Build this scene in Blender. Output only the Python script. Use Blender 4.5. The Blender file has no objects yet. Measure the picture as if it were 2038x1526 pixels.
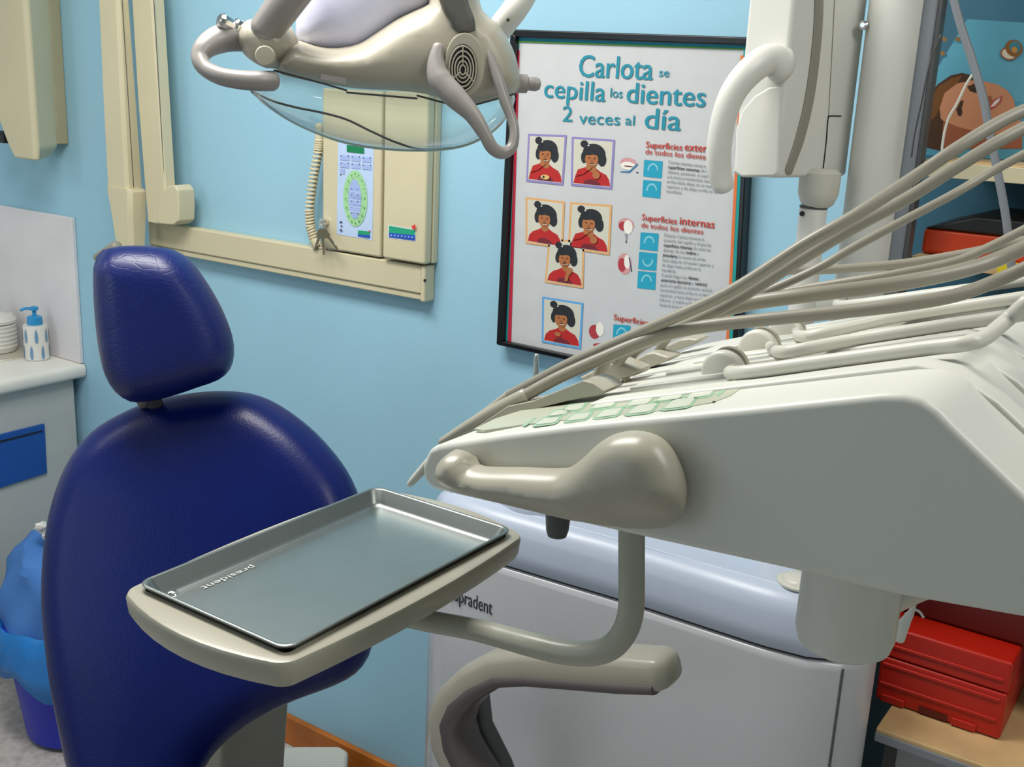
import bpy, bmesh, math, random
import numpy as np
from mathutils import Vector, Matrix, geometry
random.seed(4)
# ---------------------------------------------------------------- camera
FPX = 2178.0; CX, CY = 1019.0, 763.0; CAMH = 1.70
ROLL = 0.0465; HORIZ = 165.0; VPX = -2310.0
_n = np.cross([1, ROLL, 0], [0, HORIZ-CY, FPX]); _n = _n/np.linalg.norm(_n)
if _n[1] < 0: _n = -_n
_d = np.array([VPX-CX, HORIZ+ROLL*(VPX-CX)-CY, FPX]); _X = -_d/np.linalg.norm(_d)
_Z = -_n; _Y = np.cross(_Z, _X)
ROT = np.array([_X, _Y, _Z])            # camera (right, down, forward) -> room
scn = bpy.context.scene
C = scn.collection
cam_d = bpy.data.cameras.new('camera'); cam = bpy.data.objects.new('camera', cam_d); C.objects.link(cam)
cam_d.sensor_width = 36; cam_d.lens = FPX/2038*36; cam_d.clip_start = 0.02
m = Matrix.Identity(4)
for i in range(3):
    m[i][0] = ROT[i][0]; m[i][1] = -ROT[i][1]; m[i][2] = -ROT[i][2]
m[2][3] = CAMH
cam.matrix_world = m
scn.camera = cam
scn.view_settings.view_transform = 'Standard'; scn.view_settings.look = 'None'
scn.view_settings.gamma = 1; scn.view_settings.use_curve_mapping = False
scn.view_settings.exposure = 0.40
# ---------------------------------------------------------------- world and lights
w = bpy.data.worlds.new('world'); scn.world = w; w.use_nodes = True
w.node_tree.nodes['Background'].inputs[0].default_value = (.75, .85, 1, 1)
w.node_tree.nodes['Background'].inputs[1].default_value = 0.30
def area(name, loc, sx, sy, power, col, rot=(0, 0, 0)):
    l = bpy.data.lights.new(name, 'AREA'); l.shape = 'RECTANGLE'; l.size = sx; l.size_y = sy
    l.energy = power; l.color = col
    o = bpy.data.objects.new(name, l); C.objects.link(o); o.location = loc; o.rotation_euler = rot
    return o
area('ceiling_light', (-1.35, 0.85, 2.57), 1.15, 0.50, 26, (1.0, .97, .92))
area('ceiling_light', (0.75, 0.95, 2.57), 1.15, 0.50, 11, (1.0, .97, .92))
area('ceiling_light', (-2.75, -0.30, 2.57), 0.30, 1.15, 6, (1.0, .97, .92))
# added cool fill light behind the camera, on the left; no window there
area('added_cool_fill', (-2.2, -1.75, 1.6), 1.6, 1.2, 6.5, (.74, .87, 1.0), (math.radians(82), 0, math.radians(-10)))
# ---------------------------------------------------------------- pixel -> place helpers
def ray(x, y): return Vector(ROT @ np.array([x-CX, y-CY, FPX]))
EYE = Vector((0, 0, CAMH))
def onY(x, y, Y): r = ray(x, y); return EYE + r*(Y/r.y)
def onX(x, y, X): r = ray(x, y); return EYE + r*(X/r.x)
def onZ(x, y, Z): r = ray(x, y); return EYE + r*((Z-CAMH)/r.z)
def onP(x, y, P0, n):
    r = ray(x, y); n = Vector(n); return EYE + r*((P0-EYE).dot(n)/r.dot(n))
# ---------------------------------------------------------------- materials
def lin(c): return tuple((v/12.92 if v <= .04045 else ((v+.055)/1.055)**2.4) for v in c)
def hexc(h): return lin(tuple(int(h[i:i+2], 16)/255 for i in (0, 2, 4)))
def mat(name, h, rough=.5, metal=0, var=.06, scale=6, bump=0, bscale=60, coat=0, emit=0):
    mt = bpy.data.materials.new(name); mt.use_nodes = True; nt = mt.node_tree
    b = nt.nodes['Principled BSDF']; col = hexc(h)
    b.inputs['Roughness'].default_value = rough; b.inputs['Metallic'].default_value = metal
    b.inputs['Coat Weight'].default_value = coat; b.inputs['Coat Roughness'].default_value = .15
    tc = nt.nodes.new('ShaderNodeTexCoord'); nz = nt.nodes.new('ShaderNodeTexNoise')
    nz.inputs['Scale'].default_value = scale; nz.inputs['Detail'].default_value = 4
    nt.links.new(tc.outputs['Object'], nz.inputs['Vector'])
    rp = nt.nodes.new('ShaderNodeValToRGB')
    rp.color_ramp.elements[0].position = .3; rp.color_ramp.elements[1].position = .7
    rp.color_ramp.elements[0].color = (*[v*(1-var) for v in col], 1)
    rp.color_ramp.elements[1].color = (*[min(1, v*(1+var)) for v in col], 1)
    nt.links.new(nz.outputs['Fac'], rp.inputs['Fac']); nt.links.new(rp.outputs['Color'], b.inputs['Base Color'])
    if bump:
        n2 = nt.nodes.new('ShaderNodeTexNoise'); n2.inputs['Scale'].default_value = bscale
        nt.links.new(tc.outputs['Object'], n2.inputs['Vector'])
        bp = nt.nodes.new('ShaderNodeBump'); bp.inputs['Strength'].default_value = bump; bp.inputs['Distance'].default_value = .002
        nt.links.new(n2.outputs['Fac'], bp.inputs['Height']); nt.links.new(bp.outputs['Normal'], b.inputs['Normal'])
    if emit:
        nt.links.new(rp.outputs['Color'], b.inputs['Emission Color']); b.inputs['Emission Strength'].default_value = emit
    return mt
M = {}
M['wall'] = mat('wall_paint_blue', '99c6da', .75, var=.03, scale=3, bump=.15, bscale=120)
M['wallw'] = mat('wall_paint_pale', 'cfd8da', .8)
M['ceil'] = mat('ceiling_white', 'e4e4e0', .9)
M['floor'] = mat('floor_speckled_vinyl', 'bcb6b0', .5, var=.2, scale=55)
M['wood'] = mat('varnished_orange_wood', 'b4661c', .35, var=.25, scale=9)
M['desk'] = mat('light_beech_laminate', 'cfae7c', .5, var=.12, scale=14)
M['greym'] = mat('grey_edge', '7d8288', .45)
M['cream'] = mat('cream_plastic', 'cdc4a4', .45, var=.03)
M['creamd'] = mat('cream_plastic_dark', 'a79f80', .5)
M['white'] = mat('white_plastic', 'd9d9d2', .38, var=.02)
M['gwhite'] = mat('warm_white_plastic', 'cdccc1', .34, var=.02)
M['unit'] = mat('delivery_unit_white', 'd4d5cc', .38, var=.02)
M['beige'] = mat('beige_grey_plastic', 'a8a494', .3, var=.03)
M['beiged'] = mat('beige_grey_dark', '8f8c80', .38, var=.03)
M['lamp'] = mat('lamp_shell_beige', 'b2ac9b', .34, var=.03)
M['lampg'] = mat('lamp_handle_grey', '948f8b', .32, var=.03)
M['lampd'] = mat('lamp_strap_grey', '66645f', .45)
M['arm'] = mat('tray_arm_grey', 'a5a698', .32, var=.03)
M['tube'] = mat('grey_silicone_hose', '918c7e', .36, var=.04)
M['dark'] = mat('dark_plastic', '16181a', .5)
M['dgrey'] = mat('dark_grey_plastic', '4a4c4c', .45)
M['black'] = mat('black_gloss_frame', '0c0f12', .22)
M['chrome'] = mat('chrome', 'dcdcdc', .08, 1)
M['steel'] = mat('brushed_steel', '8b908e', .36, 1, var=.03, scale=30)
M['steelb'] = mat('bright_steel', 'dfe4e0', .12, 1, var=.02)
M['brass'] = mat('worn_nickel', '8d8570', .3, 1)
M['navy'] = mat('navy_vinyl', '021457', .34, var=.10, scale=5, bump=.2, bscale=260, coat=.06)
M['bin'] = mat('blue_bin_plastic', '1526b4', .4)
M['bag'] = mat('blue_bag', '1f7fd0', .35, bump=.8, bscale=16)
M['cloth'] = mat('blue_drape', '4378bd', .85, bump=.8, bscale=25, var=.1)
M['paper'] = mat('white_paper', 'e2e0da', .8)
M['counter'] = mat('worktop_white', 'e6e3da', .4)
M['splash'] = mat('splashback_pale', 'dcdadd', .5)
M['cab'] = mat('cabinet_grey_white', 'b9bcb8', .5)
M['drawer'] = mat('blue_laminate', '174fa0', .4, var=.06)
M['pump'] = mat('light_blue_plastic', '2a8fc8', .35)
M['leaf'] = mat('blue_grey_motif', '6d93b5', .5)
M['cusp'] = mat('cuspidor_blue_white', 'bcc6d8', .33, var=.02, coat=.1)
M['cuspl'] = mat('cuspidor_panel_white', 'b9bbbe', .24, var=.02, coat=.2)
M['red'] = mat('red_plastic', 'b01a08', .38, var=.08)
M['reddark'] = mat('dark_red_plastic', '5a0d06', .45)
M['orange'] = mat('orange_red_plastic', 'c83c0c', .45, var=.1)
M['yellow'] = mat('yellow_label', 'd8c31c', .5)
M['teal'] = mat('dark_teal_board', '2e6f86', .6, var=.08)
M['mirror'] = mat('dichroic_painted_glow', 'e2e4ff', .2, 0, var=.05, scale=18)  # near-white violet base colour paints in the reflector's glow and reflected light
M['pgrey'] = mat('print_grey', '7b8488', .7)
M['pdark'] = mat('print_black', '2a2f33', .7)
M['navy'].node_tree.nodes['Principled BSDF'].inputs['Specular IOR Level'].default_value = .28
def cm(h, rough=.6):
    if h not in M: M[h] = mat('print_'+h, h, rough, var=.03, scale=20)
    return M[h]
def glass(name, tint, refl, body):
    mt = bpy.data.materials.new(name); mt.use_nodes = True; nt = mt.node_tree
    nt.nodes.remove(nt.nodes['Principled BSDF']); out = nt.nodes['Material Output']
    tr = nt.nodes.new('ShaderNodeBsdfTransparent'); tr.inputs[0].default_value = (*tint, 1)
    gl = nt.nodes.new('ShaderNodeBsdfGlossy'); gl.inputs['Roughness'].default_value = .06
    df = nt.nodes.new('ShaderNodeBsdfDiffuse'); df.inputs[0].default_value = (.72, .8, .8, 1)
    lw = nt.nodes.new('ShaderNodeLayerWeight'); lw.inputs[0].default_value = refl
    m1 = nt.nodes.new('ShaderNodeMixShader'); m2 = nt.nodes.new('ShaderNodeMixShader'); m2.inputs[0].default_value = body
    nt.links.new(lw.outputs['Facing'], m1.inputs[0])
    nt.links.new(tr.outputs[0], m1.inputs[1]); nt.links.new(gl.outputs[0], m1.inputs[2])
    nt.links.new(m1.outputs[0], m2.inputs[1]); nt.links.new(df.outputs[0], m2.inputs[2])
    nt.links.new(m2.outputs[0], out.inputs[0]); return mt
M['shield'] = glass('clear_polycarbonate', (.93, .97, .96), .22, .10)
# ---------------------------------------------------------------- object helpers
WL = {}
def base(o, loc, parent):
    C.objects.link(o); WL[o.name] = Vector(loc)
    if parent is not None:
        o.parent = parent; o.location = Vector(loc) - WL[parent.name]
    else: o.location = loc
def tagit(o, label=None, cat=None, group=None, kind=None):
    if label: o['label'] = label
    if cat: o['category'] = cat
    if group: o['group'] = group
    if kind: o['kind'] = kind
    return o
def thing(name, loc, label, cat, group=None):
    o = bpy.data.objects.new(name, None); o.empty_display_size = .05
    base(o, loc, None); return tagit(o, label, cat, group)
def build(name, verts, faces, mats, parent=None, fm=None, sharp=38, bevel=0, bseg=4, smooth=True, solid=0, label=None):
    V = [Vector(v) for v in verts]
    c = sum(V, Vector())/len(V)
    me = bpy.data.meshes.new(name); me.from_pydata([v-c for v in V], [], faces)
    if not isinstance(mats, (list, tuple)): mats = [mats]
    for q in mats: me.materials.append(q)
    if fm: me.polygons.foreach_set('material_index', fm)
    bm = bmesh.new(); bm.from_mesh(me); bmesh.ops.recalc_face_normals(bm, faces=bm.faces[:]) if fm is None else None
    bm.to_mesh(me); bm.free()
    if smooth and not bevel:
        me.shade_smooth(); me.set_sharp_from_angle(angle=math.radians(sharp))
    o = bpy.data.objects.new(name, me); base(o, c, parent)
    if solid:
        s = o.modifiers.new('solid', 'SOLIDIFY'); s.thickness = solid; s.offset = -1
    if bevel:
        for p in me.polygons: p.use_smooth = True
        b = o.modifiers.new('bevel', 'BEVEL'); b.width = bevel; b.segments = bseg; b.limit_method = 'ANGLE'; b.angle_limit = math.radians(28)
        b.harden_normals = True
    if label: o['label'] = label
    return o
class G:                                   # geometry collector: one mesh per part
    def __init__(s): s.v = []; s.f = []
    def add(s, v, f):
        n = len(s.v); s.v += [Vector(a) for a in v]; s.f += [tuple(i+n for i in q) for q in f]; return s
    def box(s, a, b):
        x0, y0, z0 = [min(p, q) for p, q in zip(a, b)]; x1, y1, z1 = [max(p, q) for p, q in zip(a, b)]
        v = [(x0,y0,z0),(x1,y0,z0),(x1,y1,z0),(x0,y1,z0),(x0,y0,z1),(x1,y0,z1),(x1,y1,z1),(x0,y1,z1)]
        return s.add(v, [(0,3,2,1),(4,5,6,7),(0,1,5,4),(1,2,6,5),(2,3,7,6),(3,0,4,7)])
    def prism(s, pts, d):
        n = len(pts); d = Vector(d); v = [Vector(p) for p in pts]; v += [p+d for p in v]
        return s.add(v, [tuple(range(n))[::-1], tuple(range(n, 2*n))] + [(i, (i+1) % n, n+(i+1) % n, n+i) for i in range(n)])
    def tube(s, pts, rad, seg=16, sub=6, cap=True, flat=1.0, up=(0, 0, 1)):
        P = [Vector(p) for p in pts]
        R = list(rad) if isinstance(rad, (list, tuple)) else [rad]*len(P)
        Q, S = [], []
        n = len(P)
        for i in range(n-1):
            p0 = P[i-1] if i else P[0]*2-P[1]; p1 = P[i]; p2 = P[i+1]; p3 = P[i+2] if i+2 < n else P[-1]*2-P[-2]
            for k in range(sub):
                t = k/sub
                Q.append(.5*((2*p1)+(p2-p0)*t+(2*p0-5*p1+4*p2-p3)*t*t+(3*p1-p0-3*p2+p3)*t**3)); S.append(R[i]*(1-t)+R[i+1]*t)
        Q.append(P[-1]); S.append(R[-1])
        T = [(Q[min(i+1, len(Q)-1)]-Q[max(i-1, 0)]).normalized() for i in range(len(Q))]
        if cap:
            r0, r1 = S[0], S[-1]
            a = [(Q[0]-T[0]*r0*.6*math.sin(u), r0*math.cos(u), T[0]) for u in (1.5, 1.1, .6)]
            b = [(Q[-1]+T[-1]*r1*.6*math.sin(u), r1*math.cos(u), T[-1]) for u in (.6, 1.1, 1.5)]
            Q = [q[0] for q in a]+Q+[q[0] for q in b]; S = [q[1] for q in a]+S+[q[1] for q in b]; T = [q[2] for q in a]+T+[q[2] for q in b]
        u = Vector(up); u = (u-T[0]*u.dot(T[0]))
        if u.length < 1e-3: u = T[0].orthogonal()
        u.normalize(); V = []
        for q, r, t in zip(Q, S, T):
            u = (u-t*u.dot(t)).normalized(); w_ = t.cross(u)
            V += [q+(u*math.cos(a)*flat+w_*math.sin(a))*r for a in [2*math.pi*k/seg for k in range(seg)]]
        F = [(i*seg+k, i*seg+(k+1) % seg, (i+1)*seg+(k+1) % seg, (i+1)*seg+k) for i in range(len(Q)-1) for k in range(seg)]
        F += [tuple(range(seg))[::-1], tuple((len(Q)-1)*seg+k for k in range(seg))]
        return s.add(V, F)
    def rings(s, rings, cap0=True, cap1=True):
        n = len(rings[0]); V = [p for r in rings for p in r]
        F = [(i*n+k, i*n+(k+1) % n, (i+1)*n+(k+1) % n, (i+1)*n+k) for i in range(len(rings)-1) for k in range(n)]
        if cap0: F.append(tuple(range(n))[::-1])
        if cap1: F.append(tuple((len(rings)-1)*n+k for k in range(n)))
        return s.add(V, F)
    def lathe(s, c, axis, prof, seg=40, cap0=True, cap1=True):
        a = Vector(axis).normalized(); u = a.orthogonal().normalized(); w_ = a.cross(u); c = Vector(c)
        return s.rings([[c+a*h+(u*math.cos(2*math.pi*k/seg)+w_*math.sin(2*math.pi*k/seg))*max(r, 1e-5) for k in range(seg)] for r, h in prof], cap0, cap1)
    def out(s, name, m_, parent=None, **k): return build(name, s.v, s.f, m_, parent, **k)
def smooth_loop(P, step):
    P = [Vector(p).to_2d() for p in P]; n = len(P); Q = []
    for i in range(n):
        p0, p1, p2, p3 = P[i-1], P[i], P[(i+1) % n], P[(i+2) % n]
        k = max(1, int((p2-p1).length/step))
        for j in range(k):
            t = j/k; Q.append(.5*((2*p1)+(p2-p0)*t+(2*p0-5*p1+4*p2-p3)*t*t+(3*p1-p0-3*p2+p3)*t**3))
    return Q
def inflate(name, px, O, nrm, r, bf, bb, mt, parent=None, step=.012, grid=None, crown=0, hf=None, smooth=True, label=None, shell=False, sharp=60):
    """puffed solid whose outline is the given pixel loop seen on the plane through O"""
    nrm = Vector(nrm).normalized(); O = Vector(O)
    e1 = Vector((0, 0, 1)).cross(nrm).normalized(); e2 = nrm.cross(e1)
    L = []
    for p in px:
        w_ = onP(p[0], p[1], O, nrm)-O; L.append(Vector((w_.dot(e1), w_.dot(e2))))
    if smooth: L = smooth_loop(L, step)
    A = np.array([tuple(p) for p in L]); B = np.roll(A, -1, 0)
    area_ = .5*np.sum(A[:, 0]*B[:, 1]-B[:, 0]*A[:, 1])
    if area_ < 0: A = A[::-1].copy(); B = np.roll(A, -1, 0)
    def dist(Pt):
        Pt = np.asarray(Pt); d = B-A; t = ((Pt[:, None, :]-A[None])*d[None]).sum(2)/np.maximum((d*d).sum(1), 1e-12)[None]
        t = np.clip(t, 0, 1); q = A[None]+t[..., None]*d[None]; dd = np.sqrt(((Pt[:, None, :]-q)**2).sum(2)).min(1)
        x, y = Pt[:, 0][:, None], Pt[:, 1][:, None]
        c = ((A[None, :, 1] > y) != (B[None, :, 1] > y)) & (x < (B[None, :, 0]-A[None, :, 0])*(y-A[None, :, 1])/(B[None, :, 1]-A[None, :, 1]+1e-15)+A[None, :, 0])
        return dd*np.where(c.sum(1) % 2 == 1, 1, -1)
    tg = np.roll(A, -1, 0)-np.roll(A, 1, 0); tg /= np.maximum(np.linalg.norm(tg, axis=1), 1e-9)[:, None]
    inn = np.stack([-tg[:, 1], tg[:, 0]], 1)
    pts = [A]
    for a in np.linspace(0, math.pi/2, 7)[1:]:
        dk = r*(1-math.cos(a)); q = A+inn*dk; ok = dist(q) > dk*.97-1e-6; pts.append(q[ok])
    g = grid or max(step*1.3, .006)
    xs = np.arange(A[:, 0].min(), A[:, 0].max(), g); ys = np.arange(A[:, 1].min(), A[:, 1].max(), g)
    gx, gy = np.meshgrid(xs, ys); q = np.stack([gx.ravel(), gy.ravel()], 1); q = q[dist(q) > r*1.08]; pts.append(q)
    al = np.concatenate(pts); nb = len(A)
    res = geometry.delaunay_2d_cdt([Vector(p) for p in al], [(i, (i+1) % nb) for i in range(nb)], [], 1, 1e-6)
    vc = np.array([tuple(v) for v in res[0]]); F = [f for f in res[2]]
    d = np.maximum(dist(vc), 0); d[d < 1e-5] = 0
    t = np.clip(d/r, 0, 1); h = np.sqrt(np.clip(1-(1-t)**2, 0, 1))
    dm = d.max(); cr = crown*np.sqrt(np.clip(1-(1-d/dm)**2, 0, 1))
    hh = h*bf+cr
    if hf: hh = hh+h*np.array([hf(*p) for p in vc])
    fr = [O+e1*p[0]+e2*p[1]+nrm*float(z) for p, z in zip(vc, hh)]
    FF = []
    for f in F:
        a, b, c = [vc[i] for i in f[:3]]
        FF.append(tuple(f) if (b[0]-a[0])*(c[1]-a[1])-(b[1]-a[1])*(c[0]-a[0]) > 0 else tuple(f)[::-1])
    if shell: return build(name, fr, FF, mt, parent, sharp=60, label=label)
    V = list(fr); mp = {}
    for i, p in enumerate(vc):
        if d[i] == 0: mp[i] = i
        else: mp[i] = len(V); V.append(O+e1*p[0]+e2*p[1]-nrm*float(h[i]*bb))
    FF += [tuple(mp[i] for i in f[::-1]) for f in FF]
    return build(name, V, FF, mt, parent, sharp=sharp, label=label)
def px_poly(G_, px, Y, d): return G_.prism([onY(x, y, Y) for x, y in px], d)
def textmesh(s, spacing=1.0):
    cu = bpy.data.curves.new('lettering', 'FONT'); cu.body = s; cu.size = 1; cu.space_character = spacing; cu.resolution_u = 3
    ob = bpy.data.objects.new('lettering', cu); C.objects.link(ob)
    dg = bpy.context.evaluated_depsgraph_get(); me = bpy.data.meshes.new_from_object(ob.evaluated_get(dg))
    v = [x.co.copy() for x in me.vertices]; f = [tuple(p.vertices) for p in me.polygons]
    bpy.data.objects.remove(ob); bpy.data.meshes.remove(me); bpy.data.curves.remove(cu)
    return v, f
def text_on(G_, s, O, ex, ey, width=None, height=None, bold=0, ref='x'):
    """lay lettering in the plane of ex, ey starting at O; width sets the line length, height the x-height scale"""
    v, f = textmesh(s)
    x0 = min(p.x for p in v); x1 = max(p.x for p in v)
    sy = height; sx = width/(x1-x0) if width else sy
    if sy is None: sy = sx
    ex = Vector(ex).normalized(); ey = Vector(ey).normalized(); nn = ex.cross(ey)
    offs = [0] if not bold else [0, bold]
    for b in offs: G_.add([O+ex*((p.x-x0)*sx+b)+ey*(p.y*sy)+nn*(.0002*(b > 0)) for p in v], f)

WALL = 1.80
# ================================================================= THE ROOM
def struct(name, a, b, m_):
    o = G().box(a, b).out(name, m_, smooth=False); tagit(o, kind='structure'); return o
struct('floor', (-3.3, -2.5, -.06), (1.9, 1.9, 0), M['floor'])
struct('ceiling', (-3.3, -2.5, 2.6), (1.9, 1.9, 2.7), M['ceil'])
struct('wall_back', (-3.3, WALL, 0), (1.9, WALL+.1, 2.6), M['wall'])
struct('wall_left', (-3.3, -2.5, 0), (-3.2, WALL, 2.6), M['wallw'])
struct('wall_right', (1.8, -2.5, 0), (1.9, WALL, 2.6), M['wallw'])
struct('wall_front', (-3.3, -2.5, 0), (1.9, -2.4, 2.6), M['wallw'])
g = G().box((-2.62, WALL-.016, 0), (1.8, WALL, .082)); bb = g.out('baseboard_back', M['wood'], bevel=.004); tagit(bb, kind='structure')

# ================================================================= COUNTER CORNER
CT = onZ(175, 728, CAMH-.817).z     # worktop height
XE = onY(172, 728, WALL).x
t = thing('sink_cabinet', (XE-.3, 1.4, 0), 'grey-white base cabinet with a blue drawer front under the white worktop', 'cabinet')
G().box((-3.19, .2, .08), (XE-.035, WALL-.02, CT-.045)).out('body', M['cab'], t, bevel=.003)
G().box((-3.19, .2, 0.0), (XE-.09, WALL-.03, .08)).out('plinth', M['dgrey'], t)
q = [onX(x, y, XE-.035) for x, y in ((-60, 878), (86, 842), (91, 940), (-60, 988))]
G().prism(q, (.008, 0, 0)).out('drawer', M['drawer'], t, bevel=.002, label='blue drawer front')
G().prism([onX(x, y, XE-.027) for x, y in ((-60, 892), (84, 856), (84, 859), (-60, 896))], (.0015, 0, 0)).out('drawer_groove', M['dark'], t)
t = thing('worktop', (XE-.3, 1.4, CT-.04), 'white worktop with a rounded front edge and an inset wash basin', 'worktop')
cs = [(0, 0), (.012, -.003), (.016, -.012), (.016, -.030), (.010, -.038), (0, -.04), (-.56, -.04), (-.56, 0)]
G().prism([(XE-.016+a, .2, CT+b) for a, b in cs], (0, WALL-.203, 0)).out('slab', M['counter'], t, sharp=60)
bc = onZ(-25, 722, CT); g = G()
def ell(c, a, b, z, n=40): return [Vector((c.x+a*math.cos(2*math.pi*k/n), c.y+b*math.sin(2*math.pi*k/n), z)) for k in range(n)]
bc = Vector((onZ(52, 712, CT).x-.19, onZ(52, 712, CT).y-.02, CT))
g.rings([ell(bc, .19, .15, CT+.0005), ell(bc, .188, .148, CT+.004), ell(bc, .175, .135, CT+.003), ell(bc, .16, .12, CT+.001)], True, True)
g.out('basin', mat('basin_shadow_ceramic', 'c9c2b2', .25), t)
t = thing('splashback', (-2.9, WALL, CT), 'pale splashback panel on the blue wall above the white worktop', 'panel')
tp = onY(163, 435, WALL).z
G().box((-3.195, WALL-.012, CT+.001), (XE-.01, WALL-.0005, tp)).out('panel', M['splash'], t, bevel=.002)
# soap dispenser
sc = onZ(86, 712, CT); sc.y = min(sc.y+.015, WALL-.06)
t = thing('soap_dispenser', sc, 'white ceramic soap dispenser with blue leaf motifs and a blue pump', 'soap dispenser')
sh = (onY(86, 650, sc.y).z-CT); r_ = .034
g = G().lathe(sc, (0, 0, 1), [(r_*.9, 0), (r_, .004), (r_*.97, sh*.5), (r_*.98, sh-.006), (r_*.93, sh), (r_*.5, sh+.001)])
g.out('bottle', M['white'], t)
g = G().lathe(sc, (0, 0, 1), [(.020, sh), (.021, sh+.004), (.020, sh+.022), (.015, sh+.025), (.006, sh+.026), (.0055, sh+.04), (.012, sh+.042), (.012, sh+.05), (.004, sh+.053)])
pm = g.out('pump', M['pump'], t, label='light blue pump')
g = G().tube([sc+Vector((0, 0, sh+.046)), sc+Vector((-.012, -.02, sh+.047)), sc+Vector((-.016, -.030, sh+.043))], .004); g.out('spout', M['pump'], pm)
k_ = 0
for row, zz in enumerate((.25, .72)):
    for k in range(7):
        a = -math.pi/2+2*math.pi*(k+.5*row)/7 - .3
        h_ = sh*.20
        P = []; 
        for j in range(12):
            u = 2*math.pi*j/12; dx = .0045*math.cos(u)*(1-.3*math.sin(u)); dz = h_*math.sin(u)
            aa = a+dx/r_; P.append(sc+Vector((math.cos(aa)*(r_+.0006), math.sin(aa)*(r_+.0006), sh*zz+dz)))
        G().add(P, [tuple(range(12))]).out('leaf_motif', M['leaf'], t, label='blue leaf motif')
# ribbed white tub at the left frame edge
tc = onZ(-8, 698, CT)
t = thing('ribbed_tub', tc, 'ribbed white tub on the worktop at the left edge of the photo', 'tub')
pr = [(.05, 0), (.056, .004)]
for k in range(6): z0 = .012+k*.012; pr += [(.058, z0), (.0605, z0+.006), (.058, z0+.011)]
g = G().lathe(tc, (0, 0, 1), pr); g.out('body', M['white'], t)
g = G().lathe(tc, (0, 0, 1), [(.061, .086), (.062, .094), (.052, .108), (.03, .112), (.022, .118), (.02, .15), (.001, .152)]); g.out('lid', M['white'], t)
# cream wall housing, upper left
YH = 1.672
t = thing('wall_housing', onY(50, 300, YH), 'cream wall-hung housing at the top left corner, with a slanted foot and a dark screw', 'wall unit')
xr_ = onY(128, 200, WALL-.004).x; xr0 = onY(62, 200, YH).x
def sec(z, xl, xf, xb, yf=0):
    return [Vector(p) for p in ((xl, WALL-.03, z), (xl, YH+yf+.012, z), (xl+.012, YH+yf, z), (xf-.006, YH+yf, z), (xf+.004, YH+yf+.010, z), (xb, WALL-.03, z))]
def zy(y, x=40): return onY(x, y, YH).z
zl = [(zy(-160), onY(-80, 0, YH).x, xr0, xr_), (zy(225), onY(-14, 225, YH).x, xr0, xr_), (zy(292), onY(12, 292, YH).x, xr0, xr_-.002), (zy(316), onY(24, 314, YH).x, xr0-.002, xr_-.045)]
g = G().rings([sec(z, a, f_, b) for z, a, f_, b in zl])
g.out('shell', M['cream'], t, bevel=.007)
e = xr_
g = G().box((zl[0][1]+.01, WALL-.034, zl[2][0]+.006), (e+.003, WALL-.0005, zl[0][0])); g.out('back_plate', M['creamd'], t, bevel=.003)
scp = onX(109, 160, e-.014)
G().lathe(scp, (1, 0, 0), [(.007, -.003), (.007, .004), (.004, .006)]).out('screw', M['dgrey'], t, label='dark screw')
lp_ = onY(4, 270, YH+.03)
g = G().box((lp_.x-.03, YH+.03, lp_.z-.02), (lp_.x+.006, YH+.07, lp_.z+.012)).out('latch', M['dark'], t, bevel=.004)

# ================================================================= WALL X-RAY: RAIL, ARMS, CONTROL BOX
YR = 1.768
rz1, rz0 = onY(845, 530, YR).z, onY(845, 600, YR).z; rx0, rx1 = onY(296, 480, YR).x, onY(838, 565, YR).x
t = thing('wall_rail', (rx0, WALL, rz0), 'long cream trunking rail mounted on the blue wall under the control box', 'rail')
G().box((rx0, YR, rz0+.014), (rx1, WALL-.0005, rz1)).out('trunking', M['cream'], t, bevel=.004)
G().box((rx0, YR+.004, rz0), (rx1, WALL-.0005, rz0+.014)).out('lower_lip', M['cream'], t, bevel=.003)
g = G().box((rx1, YR-.003, rz0-.002), (rx1+.012, WALL-.0005, rz1+.001)); ec = g.out('end_cap', M['cream'], t, bevel=.004)
p = onX(846, 558, rx1+.0125); G().lathe(p, (1, 0, 0), [(.003, -.002), (.003, .001)]).out('cap_screw', M['dark'], ec)
# arms
YA = 1.70
t = thing('folding_arm', onY(325, 440, YR), 'pair of folded cream x-ray arms standing up from the wall rail', 'x-ray arm')
def bar(px, Y, ch, name, m_, lab=None):
    """rows: (y, left, right of the front face, right of the receding side)"""
    R = []
    for y, xl, xr, xs in px:
        a = onY(xl, y, Y); b = onY(xr, y, Y); z = (a.z+b.z)/2; r2 = ray(xs, y); yb_ = min(b.x/r2.x*r2.y, WALL-.004)
        R.append([Vector(p) for p in ((a.x, yb_, z), (a.x-.001, Y+ch, z), (a.x+ch*.6, Y, z), (b.x-ch, Y, z), (b.x, Y+ch, z), (b.x, yb_, z))])
    return G().rings(R).out(name, m_, t, sharp=25, label=lab)
bar([(-80, 190, 230, 250), (0, 195, 234, 255), (200, 204, 243, 270), (374, 213, 252, 282)], 1.69, .008, 'outer_arm', M['cream'])
bar([(374, 211, 256, 286), (380, 211, 258, 290), (430, 220, 258, 290), (560, 240, 262, 285)], 1.685, .010, 'arm_elbow', M['cream'])
bar([(-80, 252, 294, 318), (0, 262, 302, 326), (200, 274, 316, 338), (400, 290, 330, 350), (444, 294, 334, 354)], 1.725, .005, 'inner_arm', M['cream'])
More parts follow.
